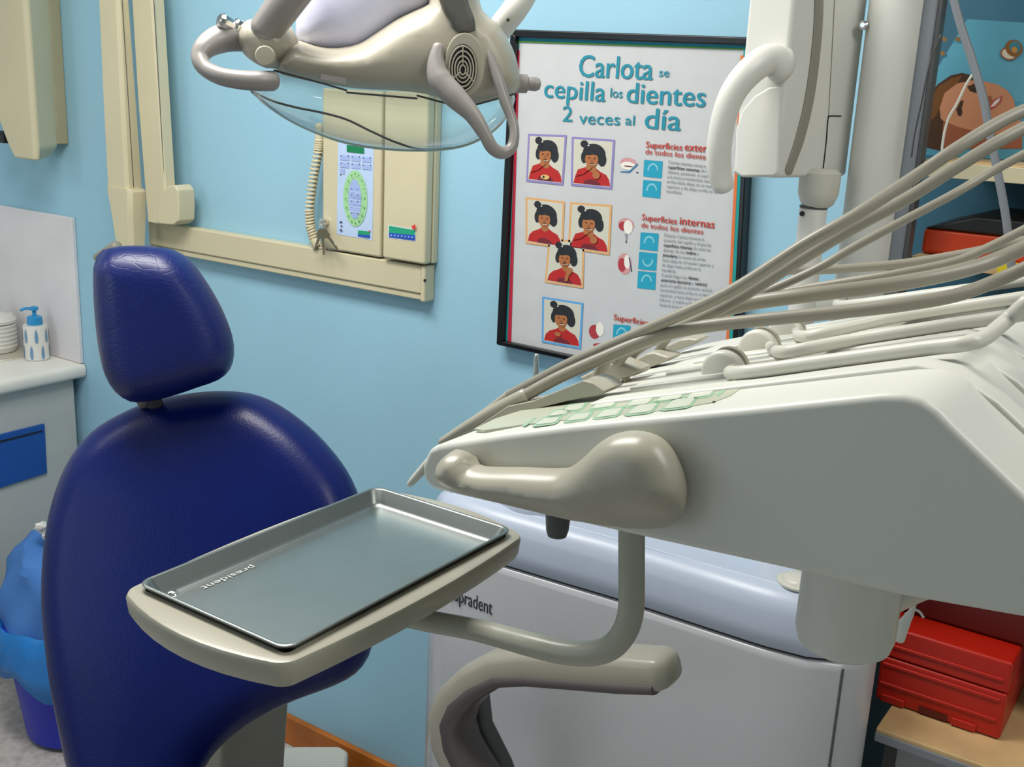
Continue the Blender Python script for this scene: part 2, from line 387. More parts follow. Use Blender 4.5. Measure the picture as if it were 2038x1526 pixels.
# seams along the arms
for a, b, Y in (((243, 0), (266, 372), 1.699), ((306, 0), (328, 372), 1.728)):
    P = [onY(a[0]+(b[0]-a[0])*k/4, a[1]+(b[1]-a[1])*k/4, Y) for k in range(5)]
    G().tube(P, .0010, seg=6, sub=2).out('seam', M['dgrey'], t, label='dark seam line')
c0 = onY(335, 408, YR-.012)
g = G(); P = [onY(x, y, 1.722) for x, y in ((312, 440), (313, 405), (322, 382), (334, 370), (346, 368), (354, 378), (356, 410), (355, 440), (345, 448), (318, 446))]
g.prism(P, (0, .05, 0)).out('pivot_bracket', M['cream'], t, bevel=.004)
G().lathe(onY(359, 395, 1.76), (1, 0, 0), [(.012, -.002), (.012, .006), (.008, .008)]).out('pivot_knob', M['dark'], t)
G().tube([onY(193, 512, 1.60), onY(232, 490, 1.60)], [.010, .014], seg=18).out('arm_tip', M['beiged'], t, label='grey-brown tip')
# control box
YB = 1.764
t = thing('xray_control_box', onY(760, 500, YB), 'cream x-ray control box with keypad panel and green display on the wall rail', 'control box')
def yb(x, y, Y=YB): return onY(x, y, Y)
lx0, lx1 = yb(641, 400).x, yb(758, 400).x; lz0, lz1 = yb(700, 504).z, yb(700, 178).z
G().box((lx0, YB, lz0), (lx1, YB+.018, lz1)).out('keypad_housing', M['cream'], t, bevel=.006)
G().box((lx0+.02, YB+.018, lz0+.02), (lx1+.05, WALL-.0005, lz1-.02)).out('back_box', M['creamd'], t)
rx0b, rx1b = yb(762, 400, YB-.008).x, yb(846, 400, YB-.008).x; rzb = yb(800, 520, YB-.008).z; rzt = yb(800, 182, YB-.008).z
G().box((rx0b, YB-.008, rzb), (rx1b+.002, YB+.016, rzt)).out('power_housing', M['cream'], t, bevel=.006)
G().box((rx0b, YB+.0175, rzb), (rx1b+.003, WALL-.0005, rzt)).out('power_housing_back', M['cream'], t, bevel=.003)
# flat prints on it, drawn as one thin inset per colour
def flat(name, layers, Y, parent, lab=None, step=.0004):
    V, F, mm, ms = [], [], [], []
    for k, (m_, poly) in enumerate(layers):
        if m_ not in ms: ms.append(m_)
        n = len(V); z = Y-.0006-step*k
        for x, y in poly: V.append(onY(x, y, z))
        F.append(tuple(range(n, n+len(poly)))); mm.append(ms.index(m_))
    # face the room
    for i, f in enumerate(F):
        a = sum(((V[f[j]].x*V[f[(j+1) % len(f)]].z-V[f[(j+1) % len(f)]].x*V[f[j]].z) for j in range(len(f))))
        if a < 0: F[i] = f[::-1]
    return build(name, V, F, ms, parent, fm=mm, smooth=False, label=lab)
def quad(x0, y0, x1, y1, s=.10): return [(x0, y0), (x1, y0+(x1-x0)*s), (x1-(y1-y0)*.02, y1+(x1-x0)*s), (x0-(y1-y0)*.02, y1)]
def oval(cx, cy, rx, ry, n=28, sk=.1, a0=0, a1=2*math.pi): return [(cx+rx*math.cos(a0+(a1-a0)*k/n), cy+ry*math.sin(a0+(a1-a0)*k/n)+rx*math.cos(a0+(a1-a0)*k/n)*sk) for k in range(n)]
blue1 = cm('b9cfee'); blue2 = cm('9fb4e2'); kd = cm('33406a'); grn = cm('9fd39a')
pl = flat('keypad_panel', [(blue1, [(673, 276), (744, 290), (741, 478), (670, 466)])], YB, t, 'pale blue keypad panel')
flat('display', [(cm('0a7c4c', .3), [(690, 288), (724, 293), (725, 306), (690, 302)])], YB-.001, pl, 'green display')
L = []
for r0 in range(2):
    for c_ in range(3):
        x0 = 677+c_*22; y0 = 308+r0*14.5+c_*2; L = []
        L.append((blue2, quad(x0, y0, x0+18, y0+10)))
        L.append((kd, quad(x0+15, y0+1, x0+17, y0+3))); L.append((kd, quad(x0+1, y0+1, x0+2.5, y0+3)))
        flat('key', L, YB-.001, pl)
L = []
L += [(blue2, quad(677, 335, 686, 346)), (kd, quad(677, 347, 679, 349))]
for k in range(3): L.append((kd, quad(676+(k % 2)*2, 440+k*8, 681, 443+k*8)))
flat('indicator_marks', L, YB-.001, pl)
L = [(grn, oval(707, 395, 24, 56)), (blue2, oval(706, 396, 13, 40, sk=.1))]
for k in range(16):
    a = 2*math.pi*k/16; L.append((cm('3f7f5a'), oval(707+19*math.cos(a), 395+49*math.sin(a), 1.3, 1.8, 8)))
for k in range(5): L.append((kd, quad(699, 375+k*12, 701, 377+k*12))); L.append((kd, quad(711, 376+k*12, 713, 378+k*12)))
for y in (380, 396, 410, 420): L.append((blue1, quad(695, y, 718, y+1.5)))
flat('dental_arch_keys', L, YB-.001, pl, 'green oval of tooth keys')
flat('maker_mark', [(cm('179a6b'), [(713, 458), (736, 461), (736, 468), (712, 466)]), (cm('1c4fb0'), [(712, 466), (736, 468), (736, 474), (712, 470)]), (cm('c62a2a'), [(733, 459), (737, 458), (736, 463)])], YB-.001, pl)
flat('maker_badge', [(cm('d8dcd8'), [(772, 447), (828, 456), (827, 481), (772, 474)]), (cm('17a078'), [(774, 449), (826, 458), (826, 468), (774, 463)]), (cm('1f50b8'), [(774, 463), (826, 468), (826, 479), (774, 472)])]
     + [(cm('9db8e6'), quad(777+k*7, 466.5+k*.7, 780+k*7, 469+k*.7)) for k in range(7)]
     + [(cm('d42a2a'), [(819, 447), (822, 450), (825, 446), (827, 448), (826, 457), (821, 456)])], YB-.008, t, 'green and blue badge with a red mark')
lk = yb(650, 441); G().lathe(lk+Vector((0, -.012, 0)), (0, 1, 0), [(.003, -.004), (.0085, -.003), (.0085, .013)]).out('key_lock', M['chrome'], t)
# curly cord (thing of its own hanging beside the box)
g = G(); P = []
cl = [(636, 278), (634, 300), (626, 340), (620, 380), (616, 420), (618, 450), (626, 478), (634, 492)]
cp = [onY(x, y, YB+.005) for x, y in cl]
N = 34*12
for i in range(N+1):
    u = i/N*(len(cp)-1); k = min(int(u), len(cp)-2); f_ = u-k
    c_ = cp[k].lerp(cp[k+1], f_); tg_ = (cp[k+1]-cp[k]).normalized(); s1 = tg_.cross(Vector((0, 1, 0))).normalized(); s2 = tg_.cross(s1)
    a = 2*math.pi*i/12; P.append(c_+(s1*math.cos(a)+s2*math.sin(a))*.0085)
t = thing('coiled_cord', cp[-1], 'cream coiled cord hanging down the left side of the control box', 'cord')
g.tube(P, .0031, seg=8, sub=1).out('coil', M['cream'], t)
G().tube([cp[0]+Vector((0, 0, .03)), cp[0]], .010).out('plug', M['cream'], t)
G().tube([cp[-1], onY(650, 496, YB+.01)], .004).out('tail', M['cream'], t)
# keys
kc = onY(641, 447, YB-.02)
t = thing('key_bunch', kc, 'small bunch of metal keys on a ring hanging from the control box lock', 'keys')
g = G(); P = [kc+Vector((.008*math.cos(a), .002*math.sin(a), .008*math.sin(a))) for a in [2*math.pi*k/16 for k in range(17)]]
g.tube(P, .0012, seg=6, sub=1, cap=False).out('ring', M['chrome'], t)
G().box(onY(649, 440, YB-.016)-Vector((.002, 0, .003)), onY(643, 441, YB-.02)+Vector((.004, 0, .003))).out('key_in_lock', M['brass'], t)
for a, l in ((-.25, 52), (.05, 60), (.5, 50)):
    tip = (641+18*a*2+l*a*.5, 447+l); st = (640+4*a, 456)
    A, B = onY(*st, YB-.022-a*.01), onY(*tip, YB-.022-a*.01); dd = (B-A).normalized(); sd = Vector((dd.z, 0, -dd.x))
    md = A.lerp(B, .42)
    pts = [A+sd*.003, A.lerp(B, .12)+sd*.0075, A.lerp(B, .35)+sd*.0075, md+sd*.003, B+sd*.0026, B-sd*.0008, B.lerp(md, .2)-sd*.0038, B.lerp(md, .4)-sd*.001, B.lerp(md, .6)-sd*.0036, md-sd*.003, A.lerp(B, .35)-sd*.0075, A.lerp(B, .12)-sd*.0075, A-sd*.003]
    G().prism(pts, (0, .0016, 0)).out('key', M['brass'], t)

# ================================================================= TOOTHBRUSHING POSTER
YP = WALL-.018
t = thing('poster', onY(1240, 700, WALL), 'black framed toothbrushing poster with teal title and six photos of a child', 'poster')
o_ = [(1015, 58), (1497, 74), (1462, 790), (987, 686)]      # outer corners
i_ = [(1026, 74), (1486, 90), (1452, 776), (1000, 679)]
YF = YP-.012
for nm, a, b in (('frame_top', 0, 1), ('frame_right', 1, 2), ('frame_bottom', 2, 3), ('frame_left', 3, 0)):
    G().prism([onY(*o_[a], YF), onY(*o_[b], YF), onY(*i_[b], YF), onY(*i_[a], YF)], (0, WALL-.0005-YF, 0)).out('frame_rail', M['black'], t, bevel=.0025)
def lerp2(a, b, u): return (a[0]+(b[0]-a[0])*u, a[1]+(b[1]-a[1])*u)
sheet = cm('c3c5c6', .45)
s0, s1_, s2_, s3_ = i_
G().prism([onY(*p, YP) for p in i_], (0, .012, 0)).out('print_sheet', sheet, t, smooth=False)
st = [(cm('0f9c98'), [(1026, 74), (1034, 75), (1010, 681), (1000, 679)]), (cm('b8203c'), [(1030, 100), (1034, 100), (1017, 683), (1010, 681)]),
      (cm('1f98b4'), [(1026, 74), (1486, 90), (1486, 96), (1026, 81)]), (cm('4f9c38'), [(1026, 81), (1486, 96), (1486, 99), (1032, 84)]),
      (cm('0f9c98'), [(1480, 96), (1488, 96), (1454, 776), (1444, 774)]), (cm('e0743c'), [(1474, 110), (1480, 110), (1446, 774), (1440, 773)])]
flat('border_stripes', st, YP, t, 'teal, red, green and orange border stripes')
teal = cm('12869c')
def ptext(Gx, s, x0, y0, x1, y1, h, bold=.0):
    A = onY(x0, y0, YP-.0016); B = onY(x1, y1, YP-.0016)
    ex = (B-A).normalized(); ey = Vector((0, -1, 0)).cross(ex)*-1
    if ey.z < 0: ey = -ey
    text_on(Gx, s, A, ex, ey, width=(B-A).length, height=h*WALL/2178*1.24, bold=bold)
g = G()
for a in (('Carlota', 1151, 152, 1297, 159, 54, .0016), ('se', 1311, 152, 1331, 153, 20, .0006), ('cepilla', 1082, 193, 1203, 202, 48, .0014),
          ('los', 1214, 193, 1238, 195, 23, .0006), ('dientes', 1246, 204, 1402, 213, 50, .0016), ('2', 1119, 241, 1138, 242, 39, .0010),
          ('veces', 1152, 246, 1233, 249, 30, .0008), ('al', 1244, 248, 1262, 249, 24, .0006), ('día', 1282, 255, 1353, 260, 50, .0015)):
    ptext(g, *a)
g.out('title_lettering', teal, t, smooth=False, label='teal title lettering')
g = G()
for hg in ((('Superficies', 1285, 293, 1357, 299, 15, .0007), ('externas', 1362, 299, 1432, 305, 19, .0008), ('de todos los dientes', 1284, 306, 1410, 318, 13, .0002)),
          (('Superficies', 1277, 437, 1346, 446, 15, .0007), ('internas', 1352, 446, 1421, 454, 19, .0008), ('de todos los dientes', 1276, 452, 1399, 466, 13, .0002)),
          (('Superficies', 1221, 636, 1290, 648, 15, .0007),)):
    g = G()
    for a in hg: ptext(g, *a)
    g.out('heading_lettering', cm('c03828'), t, smooth=False, label='red heading lettering')

par = [(1330, 325, ['Carlota empieza siempre por las', '*superficies externas* de los', 'dientes, poniendo el cepillo junto', 'a la encía y moviéndolo desde', 'arriba hacia abajo en el maxilar', 'superior y de abajo arriba en la', 'mandíbula.'], 9.6, 106),
       (1322, 470, ['Después, Carlota mantiene la', 'posición del cepillo y limpia las', '*superficies internas* de todos los', 'dientes. En los *molares* y', '*premolares*, lo mueve de arriba', 'hacia abajo en el maxilar superior y', 'de abajo hacia arriba en la', 'mandíbula.', 'Cuando llega a los *dientes*', '*anteriores (incisivos* y *caninos)*', 'pone el cepillo en posición vertical', 'moviéndolo hacia arriba en el diente', 'superior, y hacia abajo en el', 'inferior, y vuelve a limpiar', 'desde la encía hasta el borde'], 9.9, 96)]
for x0, y0, lines, lh, wd in par:
    gl, gb = G(), G()
    for k, ln in enumerate(lines):
        n = len(ln.replace('*', '')); x = x0-k*.75; y = y0+k*lh; cw = wd/34
        for j, seg_ in enumerate(ln.split('*')):
            ss = seg_.strip()
            if not ss: x += cw*len(seg_); continue
            if seg_.startswith(' '): x += cw
            x1 = x+cw*len(ss); ptext(gb if j % 2 else gl, ss, x, y, x1, y+(x1-x)*.115, 7.6, .0004 if j % 2 else 0)
            x = x1+(cw if seg_.endswith(' ') else 0); y += (x1-x0)*.115*0 + len(ss)*cw*.115
    gl.out('body_lettering', M['pgrey'], t, smooth=False); gb.out('bold_lettering', M['pdark'], t, smooth=False)
# the six child photographs
skin = cm('a8683c'); hair = cm('1c2026'); shirt = cm('b01c1c'); shirtd = cm('6c1828'); bgp = cm('c9c7b8'); mouthc = cm('5a2a1c'); wh = cm('e8e4da')
def portrait(c, border, turn, pose, name='photograph'):
    """c: 4 corners px; inside coordinates u,v in 0..1"""
    def m_(u, v): a = lerp2(c[0], c[1], u); b = lerp2(c[3], c[2], u); return lerp2(a, b, v)
    def mp(P): return [m_(u, v) for u, v in P]
    def ov(cx, cy, rx, ry, n=22, tilt=0):
        P = []
        for k in range(n):
            a = 2*math.pi*k/n; x = rx*math.cos(a); y = ry*math.sin(a)
            P.append((cx+x*math.cos(tilt)-y*math.sin(tilt)*.8, cy+x*math.sin(tilt)+y*math.cos(tilt)))
        return P
    s = turn
    body = [(.06, .94), (.10, .80), (.20, .71), (.34, .66), (.44, .60), (.58, .60), (.70, .67), (.84, .72), (.92, .82), (.95, .945)]
    L = [(cm(border), mp([(0, 0), (1, 0), (1, 1), (0, 1)])), (bgp, mp([(.05, .045), (.95, .045), (.95, .955), (.05, .955)])),
         (shirt, mp(body)), (shirtd, mp([(.30, .945), (.34, .86), (.50, .83), (.66, .87), (.74, .945)])),
         (skin, mp([(.42, .56), (.58, .56), (.60, .66), (.50, .70), (.42, .65)])),
         (hair, mp(ov(.52+.04*s, .31, .27, .20, tilt=.25*s))), (hair, mp(ov(.72, .42, .105, .14, tilt=-.2))), (hair, mp(ov(.29+.02*s, .40, .07, .12))),
         (hair, mp(ov(.28+.05*s, .13, .09, .075))), (hair, mp(ov(.34+.05*s, .19, .06, .05))), (wh, mp(ov(.38+.05*s, .155, .022, .014, 8))),
         (skin, mp(ov(.47+.03*s, .43, .155, .165, tilt=.15*s))), (hair, mp([(.31, .34), (.40, .27), (.56, .26), (.66, .36), (.52, .33), (.40, .35)])),
         (mouthc, mp(ov(.41+.03*s, .405, .028, .014, 10))), (mouthc, mp(ov(.54+.03*s, .41, .028, .014, 10))), (cm('8c5230'), mp(ov(.475+.03*s, .46, .018, .03, 8))),
         (mouthc, mp(ov(.475+.03*s, .525, .05, .024 if pose != 2 else .04, 10)))]
    if pose in (0, 1): L += [(shirt, mp([(.10, .80), (.16, .66), (.38, .585), (.44, .63), (.30, .74)])), (skin, mp(ov(.41, .60, .07, .05, 10)))]
    if pose == 1: L += [(skin, mp(ov(.60, .74, .09, .08, 12)))]
    if pose == 2: L += [(skin, mp([(.50, .90), (.53, .72), (.57, .60), (.68, .60), (.70, .68), (.62, .76), (.58, .90)]))]
    if pose == 3: L += [(skin, mp(ov(.40, .76, .08, .05, 12)))]
    if pose == 0: L += [(cm('d8b070'), mp(ov(.50, .87, .12, .05, 12))), (hair, mp(ov(.46, .87, .03, .03, 8)))]
    L.append((wh, mp([(.44, .535), (.56, .528), (.56, .536), (.44, .545)])))
    return flat(name, L, YP-.0006, t, step=.00012)
portrait([(1051, 266), (1128, 269), (1121, 369), (1047, 361)], '8a80b8', 0, 0)
portrait([(1138, 272), (1224, 278), (1218, 377), (1136, 369)], '8a80b8', .3, 1)
portrait([(1046, 392), (1124, 401), (1120, 495), (1046, 484)], 'd8a66c', .6, 4)
portrait([(1135, 402), (1218, 408), (1213, 508), (1130, 495)], 'd8a66c', -.2, 1)
portrait([(1092, 474), (1163, 480), (1161, 574), (1084, 562)], 'd8a66c', .2, 2)
portrait([(1079, 590), (1161, 603), (1156, 695), (1078, 681)], '5aa0d8', .1, 3)
# tooth drawings
tealb = cm('189ab8'); tl = cm('7cc4d4')
L = []
for x, y, w_, h_, up in ((1282, 318, 37, 33, 1), (1280, 358, 36, 33, 1), (1275, 462, 36, 34, 1), (1272, 501, 36, 34, -1), (1270, 539, 36, 34, 1), (1221, 645, 34, 32, 1)):
    L = [(tealb, [(x, y), (x+w_, y+3), (x+w_-2, y+h_+4), (x-2, y+h_)])]
    c_ = (x+w_/2-1, y+h_/2+(5 if up > 0 else -2)); a0 = math.pi if up > 0 else 0
    outer = [(c_[0]+11*math.cos(a0+math.pi*k/12), c_[1]+15*math.sin(a0+math.pi*k/12)) for k in range(13)]
    inner = [(c_[0]+8*math.cos(a0+math.pi*k/12), c_[1]+11*math.sin(a0+math.pi*k/12)) for k in range(12, -1, -1)]
    for k in range(12): L.append((tl, [outer[k], outer[k+1], inner[11-k], inner[12-k]]))
    flat('tooth_diagram', L, YP, t, step=.00005)
pk = cm('c89494'); rd = cm('a8343c')
for L in ([(pk, oval(1251, 325, 17, 11, 20)), (wh, oval(1250, 330, 15, 8, 20)), (cm('6a3030'), oval(1251, 331, 10, 1.5, 12)), (cm('3c78a0'), [(1234, 341), (1252, 340), (1268, 325), (1270, 328), (1253, 344), (1235, 343)]), (kd, oval(1268, 343, 2.5, 1.5, 8))],
     [
     (pk, oval(1246, 447, 16, 13, 20)), (rd, oval(1240, 450, 9, 9, 16)), (wh, oval(1250, 452, 9, 14, 16)), (cm('8c8c90'), [(1243, 465), (1249, 466), (1247, 482)]), (kd, oval(1246, 481, 1.5, 2.5, 8))],
     [
     (pk, oval(1243, 525, 14, 21, 20)), (rd, oval(1238, 527, 8, 14, 16)), (wh, oval(1248, 521, 6, 14, 16)), (kd, [(1251, 512), (1253, 512), (1258, 540), (1256, 541)])],
     [
     (rd, oval(1183, 660, 11, 14, 16)), (wh, oval(1194, 655, 8, 14, 16)), (rd, oval(1196, 688, 16, 5, 12))]):
    flat('mouth_drawing', L, YP, t, step=.00008)
# ================================================================= DENTAL CHAIR
nb_ = Vector((.46, -.80, .38)).normalized()
P0 = onY(417, 1150, 1.17)
t = thing('dental_chair', (P0.x-.05, P0.y-.1, 0), 'navy blue upholstered dental chair with headrest and beige armrest', 'dental chair')
back = [(300, 800), (360, 786), (430, 778), (500, 783), (560, 808), (630, 862), (690, 935), (722, 1010), (740, 1100), (748, 1200), (742, 1280), (722, 1325), (690, 1352), (640, 1374), (590, 1392), (530, 1420), (480, 1450), (430, 1495), (400, 1545), (370, 1640), (280, 1700), (190, 1660), (150, 1560), (122, 1440), (100, 1310), (90, 1180), (98, 1060), (120, 970), (150, 905), (190, 858), (240, 826)]
inflate('backrest', back, P0, nb_, .065, .055, .045, M['navy'], t, step=.016, crown=.022)
M['worn'] = mat('worn_navy_vinyl', '03165c', .38, var=.10, scale=5, coat=.10); nt2_ = M['worn'].node_tree
vo = nt2_.nodes.new('ShaderNodeTexVoronoi'); vo.feature = 'DISTANCE_TO_EDGE'; vo.inputs['Scale'].default_value = 48
tcx = nt2_.nodes.new('ShaderNodeTexCoord'); mpn = nt2_.nodes.new('ShaderNodeMapping'); mpn.inputs['Scale'].default_value = (1, 1, 2.2)
nt2_.links.new(tcx.outputs['Object'], mpn.inputs[0]); nt2_.links.new(mpn.outputs[0], vo.inputs['Vector'])
mr = nt2_.nodes.new('ShaderNodeMapRange'); mr.inputs[2].default_value = .10; nt2_.links.new(vo.outputs['Distance'], mr.inputs[0])
bpn = nt2_.nodes.new('ShaderNodeBump'); bpn.inputs['Strength'].default_value = .16; bpn.inputs['Distance'].default_value = .0015
nt2_.links.new(mr.outputs[0], bpn.inputs['Height']); nt2_.links.new(bpn.outputs[0], nt2_.nodes['Principled BSDF'].inputs['Normal'])
headp = [(205, 497), (250, 489), (300, 490), (345, 497), (380, 520), (410, 560), (440, 612), (462, 668), (466, 705), (458, 735), (436, 755), (400, 768), (350, 785), (300, 797), (262, 797), (232, 777), (212, 745), (200, 700), (192, 640), (188, 580), (188, 530), (193, 508)]
PH = onY(330, 650, 1.16)
nh = Vector((.62, -.74, .05)).normalized()
inflate('headrest', headp, PH, nh, .05, .045, .045, M['worn'], t, step=.012, crown=.015)
# creases of the worn vinyl
for k in range(7):
    y = 530+k*17+random.uniform(-5, 5); x0 = 199+random.uniform(-2, 6); x1 = x0+random.uniform(22, 48)
# seat (runs out of the frame towards the lower left) and its carrier
sx = onP(300, 1600, P0, nb_)
fw = Vector((.46, -.80, 0)).normalized(); sd = Vector((.80, .46, 0))
g = G(); sv = []
sz = .50
for z, k in ((sz-.09, .94), (sz-.07, .99), (sz-.03, 1), (sz-.008, .98), (sz, .93)):
    ring = []
    for j in range(36):
        a = 2*math.pi*j/36; ca, sa = math.cos(a), math.sin(a)
        e_ = .5; u = math.copysign(abs(ca)**e_, ca)*.25*k; v = math.copysign(abs(sa)**e_, sa)*.24*k
        ring.append(Vector((sx.x, sx.y, 0))+fw*(.20+u)+sd*v+Vector((0, 0, z)))
    sv.append(ring)
g.rings(sv).out('seat', M['navy'], t, sharp=60)
# headrest post
a = onP(292, 792, PH, nh)-nh*.03; b = onP(318, 850, P0, nb_)-nb_*.02
hp = G().tube([a+(a-b)*.3, a, b], [.016, .016, .016], flat=.55).out('headrest_post', M['dgrey'], t)
a = onP(275, 797, PH, nh)-nh*.02; b = onP(283, 815, P0, nb_)-nb_*.02
G().tube([a, b], .010).out('headrest_link', M['beiged'], t)
# pedestal and base
bx = Vector((onZ(430, 1500, .5).x, onZ(430, 1500, .5).y, 0))
pd = [onY(x, y, 1.28) for x, y in ((330, 1500), (400, 1475), (446, 1452), (442, 1526), (436, 1700), (310, 1700))]
G().prism(pd, (0.02, .16, 0)).out('pedestal', M['beiged'], t, bevel=.01)
bf = onZ(600, 1500, .1)
fp = [(505, 1482), (540, 1484), (600, 1482), (675, 1482), (694, 1492), (690, 1540), (670, 1600), (500, 1600)]
G().prism([onZ(x, y, .10) for x, y in fp], (0, 0, -.10)).out('base_plate', M['gwhite'], t, bevel=.012)
G().tube([onZ(522, 1510, .10), onZ(520, 1452, .26)], [.012, .012]).out('base_hose', M['dgrey'], t)
# armrest
ya = 1.17
ar = [onY(x, y, ya+dy) for x, y, dy in ((1316, 1330, .0), (1240, 1326, .0), (1150, 1320, 0), (1060, 1316, 0), (1000, 1322, 0), (950, 1350, 0), (915, 1385, 0), (900, 1425, 0), (908, 1475, 0), (930, 1520, 0), (960, 1570, 0), (1000, 1640, 0))]
g = G()
R = []
for i, p in enumerate(ar):
    q = ar[min(i+1, len(ar)-1)]-ar[max(i-1, 0)]; q.normalize(); nn = Vector((q.z, 0, -q.x));  # in-plane normal
    hw = [.024, .026, .026, .025, .024, .026, .028, .031, .034, .036, .037, .038][i]
    dp = .032
    sec_ = []
    for j in range(24):
        a = 2*math.pi*j/24; ca, sa = math.cos(a), math.sin(a)
        sec_.append(p+nn*(math.copysign(abs(ca)**.55, ca)*hw)+Vector((0, 1, 0))*(math.copysign(abs(sa)**.55, sa)*dp))
    R.append(sec_)
p = ar[0]; dq = (ar[0]-ar[1]).normalized(); R2 = []
for f_, s_ in ((.020, .55), (.014, .82), (.006, .96)):
    R2.append([p+dq*f_+(v-p)*s_ for v in R[0]])
R = R2+R
ag = G().rings(R); 
am = ag.out('armrest', M['beige'], t, sharp=60, label='beige-grey curved armrest')
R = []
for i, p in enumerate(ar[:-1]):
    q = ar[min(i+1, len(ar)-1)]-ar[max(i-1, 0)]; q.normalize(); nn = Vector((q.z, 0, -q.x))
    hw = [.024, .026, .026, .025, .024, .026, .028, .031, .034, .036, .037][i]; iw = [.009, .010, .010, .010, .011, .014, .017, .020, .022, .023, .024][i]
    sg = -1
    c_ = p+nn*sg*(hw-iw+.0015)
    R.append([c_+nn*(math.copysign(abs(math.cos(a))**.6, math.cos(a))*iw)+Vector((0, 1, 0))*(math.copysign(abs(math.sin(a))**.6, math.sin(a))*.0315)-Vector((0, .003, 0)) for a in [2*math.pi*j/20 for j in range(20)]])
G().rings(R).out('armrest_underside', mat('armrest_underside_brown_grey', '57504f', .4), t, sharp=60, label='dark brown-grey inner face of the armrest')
ls = G().prism([onY(x, y, 1.20) for x, y in ((905, 1400), (955, 1385), (962, 1450), (1000, 1526), (1040, 1640), (960, 1640), (915, 1500))], (0, .03, 0)); ls.out('armrest_bracket', M['dgrey'], t, bevel=.008)
G().tube([onY(990, 1600, 1.21), Vector((onY(990, 1600, 1.21).x-.12, 1.2, .42)), Vector((sx.x+.16, sx.y+.02, .42))], .022).out('armrest_support', M['dgrey'], t)

# ================================================================= CUSPIDOR UNIT
ZR = CAMH-.75
t = thing('cuspidor_unit', (-.7, 1.5, 0), 'glossy white cuspidor unit with a rounded front below the instrument table', 'cuspidor unit')
rim = [(-1.075, 1.372), (-1.04, 1.345), (-.95, 1.338), (-.80, 1.345), (-.69, 1.352), (-.557, 1.354), (-.465, 1.356), (-.408, 1.364), (-.365, 1.386), (-.340, 1.42), (-.334, 1.45), (-.342, 1.472), (-.405, 1.493), (-.442, 1.53), (-.450, 1.775), (-1.05, 1.775), (-1.078, 1.72)]
def loop(sc_, z, inset=0):
    P = smooth_loop([Vector(p) for p in rim], .03); c = Vector((-.70, 1.51))
    out = []
    n = len(P)
    for i, p in enumerate(P):
        tg = (P[(i+1) % n]-P[i-1]).normalized(); nn = Vector((-tg.y, tg.x))
        out.append(Vector((p.x+nn.x*inset, p.y+nn.y*inset, z)))
    return out
G().rings([loop(1, .02, .02), loop(1, .10, .0), loop(1, ZR-.012, 0), loop(1, ZR-.003, .003), loop(1, ZR, .010), loop(1, ZR, .03)]).out('front_panel', M['cuspl'], t, sharp=50)
G().rings([loop(1, ZR-.001, .009), loop(1, ZR+.0045, .009)]).out('shadow_gap', M['dark'], t)
G().rings([loop(1, ZR+.0035, .006), loop(1, ZR+.006, .003), loop(1, ZR+.03, .004), loop(1, ZR+.055, .006), loop(1, ZR+.066, .009), loop(1, ZR+.075, .015), loop(1, ZR+.083, .025), loop(1, ZR+.087, .034)]).out('basin_top', M['cusp'], t, sharp=60)
ZT = ZR+.088
G().prism([Vector((x, y, ZR+.080)) for x, y in ((-1.04, 1.375), (-.95, 1.371), (-.56, 1.387), (-.42, 1.395), (-.39, 1.43), (-.46, 1.53), (-.465, 1.74), (-1.04, 1.74))], (0, 0, .0079)).out('basin_deck', M['cusp'], t, bevel=.003)
G().tube([(-.362, 1.387, ZR-.006), (-.362, 1.387, .03)], .0016, seg=8, sub=1).out('side_seam', M['dgrey'], t)
def tor(c, r0, h, w_): return [(r0+w_, 0), (r0+w_, h*.5), (r0+w_*.6, h), (r0, h*1.05), (r0-w_*.6, h), (r0-w_, h*.3), (r0-w_*2, -.001)]
cc = Vector((-.90, 1.46, ZT-.002))
G().lathe(cc, (0, 0, 1), tor(cc, .075, .02, .014)).out('spittoon_bowl', M['cusp'], t, label='pale round spittoon bowl')
cc = Vector((onZ(1380, 1112, ZT).x, 1.50, ZT-.002))
G().lathe(cc, (0, 0, 1), tor(cc, .055, .008, .012)).out('cup_recess', M['cusp'], t)
cc = onZ(1592, 1158, ZT); cc.z = ZT-.001
G().lathe(cc, (0, 0, 1), [(.032, 0), (.032, .003), (.029, .004), (.026, .004), (.024, .008), (.018, .011), (.001, .012)]).out('filler_cap', M['gwhite'], t, label='off-white round cap')
g = G(); A = onY(908, 1187, 1.336); B = onY(978, 1207, 1.336); ex = (B-A).normalized(); A2 = onY(893, 1180, 1.336)
text_on(g, 'Supradent', Vector((A2.x, 1.3385-.0015, A2.z-.010)), (1, .01, -.02), (0, 0, 1), width=(B-A2).length, height=.036, bold=.0006)
g.out('maker_lettering', M['pdark'], t, smooth=False, label='black maker lettering')
# lamp column
t = thing('support_column', (-.438, 1.50, ZT), 'tall round white column rising behind the hoses', 'column')
t.location = (-.438, 1.53, ZT); WL[t.name] = Vector((-.438, 1.53, ZT))
cxl = onY(1789, 0, 1.53).x; cxb = onY(1722, 500, 1.53).x
G().lathe((( cxl+cxb)/2, 1.53, ZT), (0, 0, 1), [(.048, 0), (.048, .03), (.0365, .04), (.0365, 1.0), (.0365, 2.59-ZT), (.001, 2.595-ZT)], seg=48).out('tube', M['white'], t)
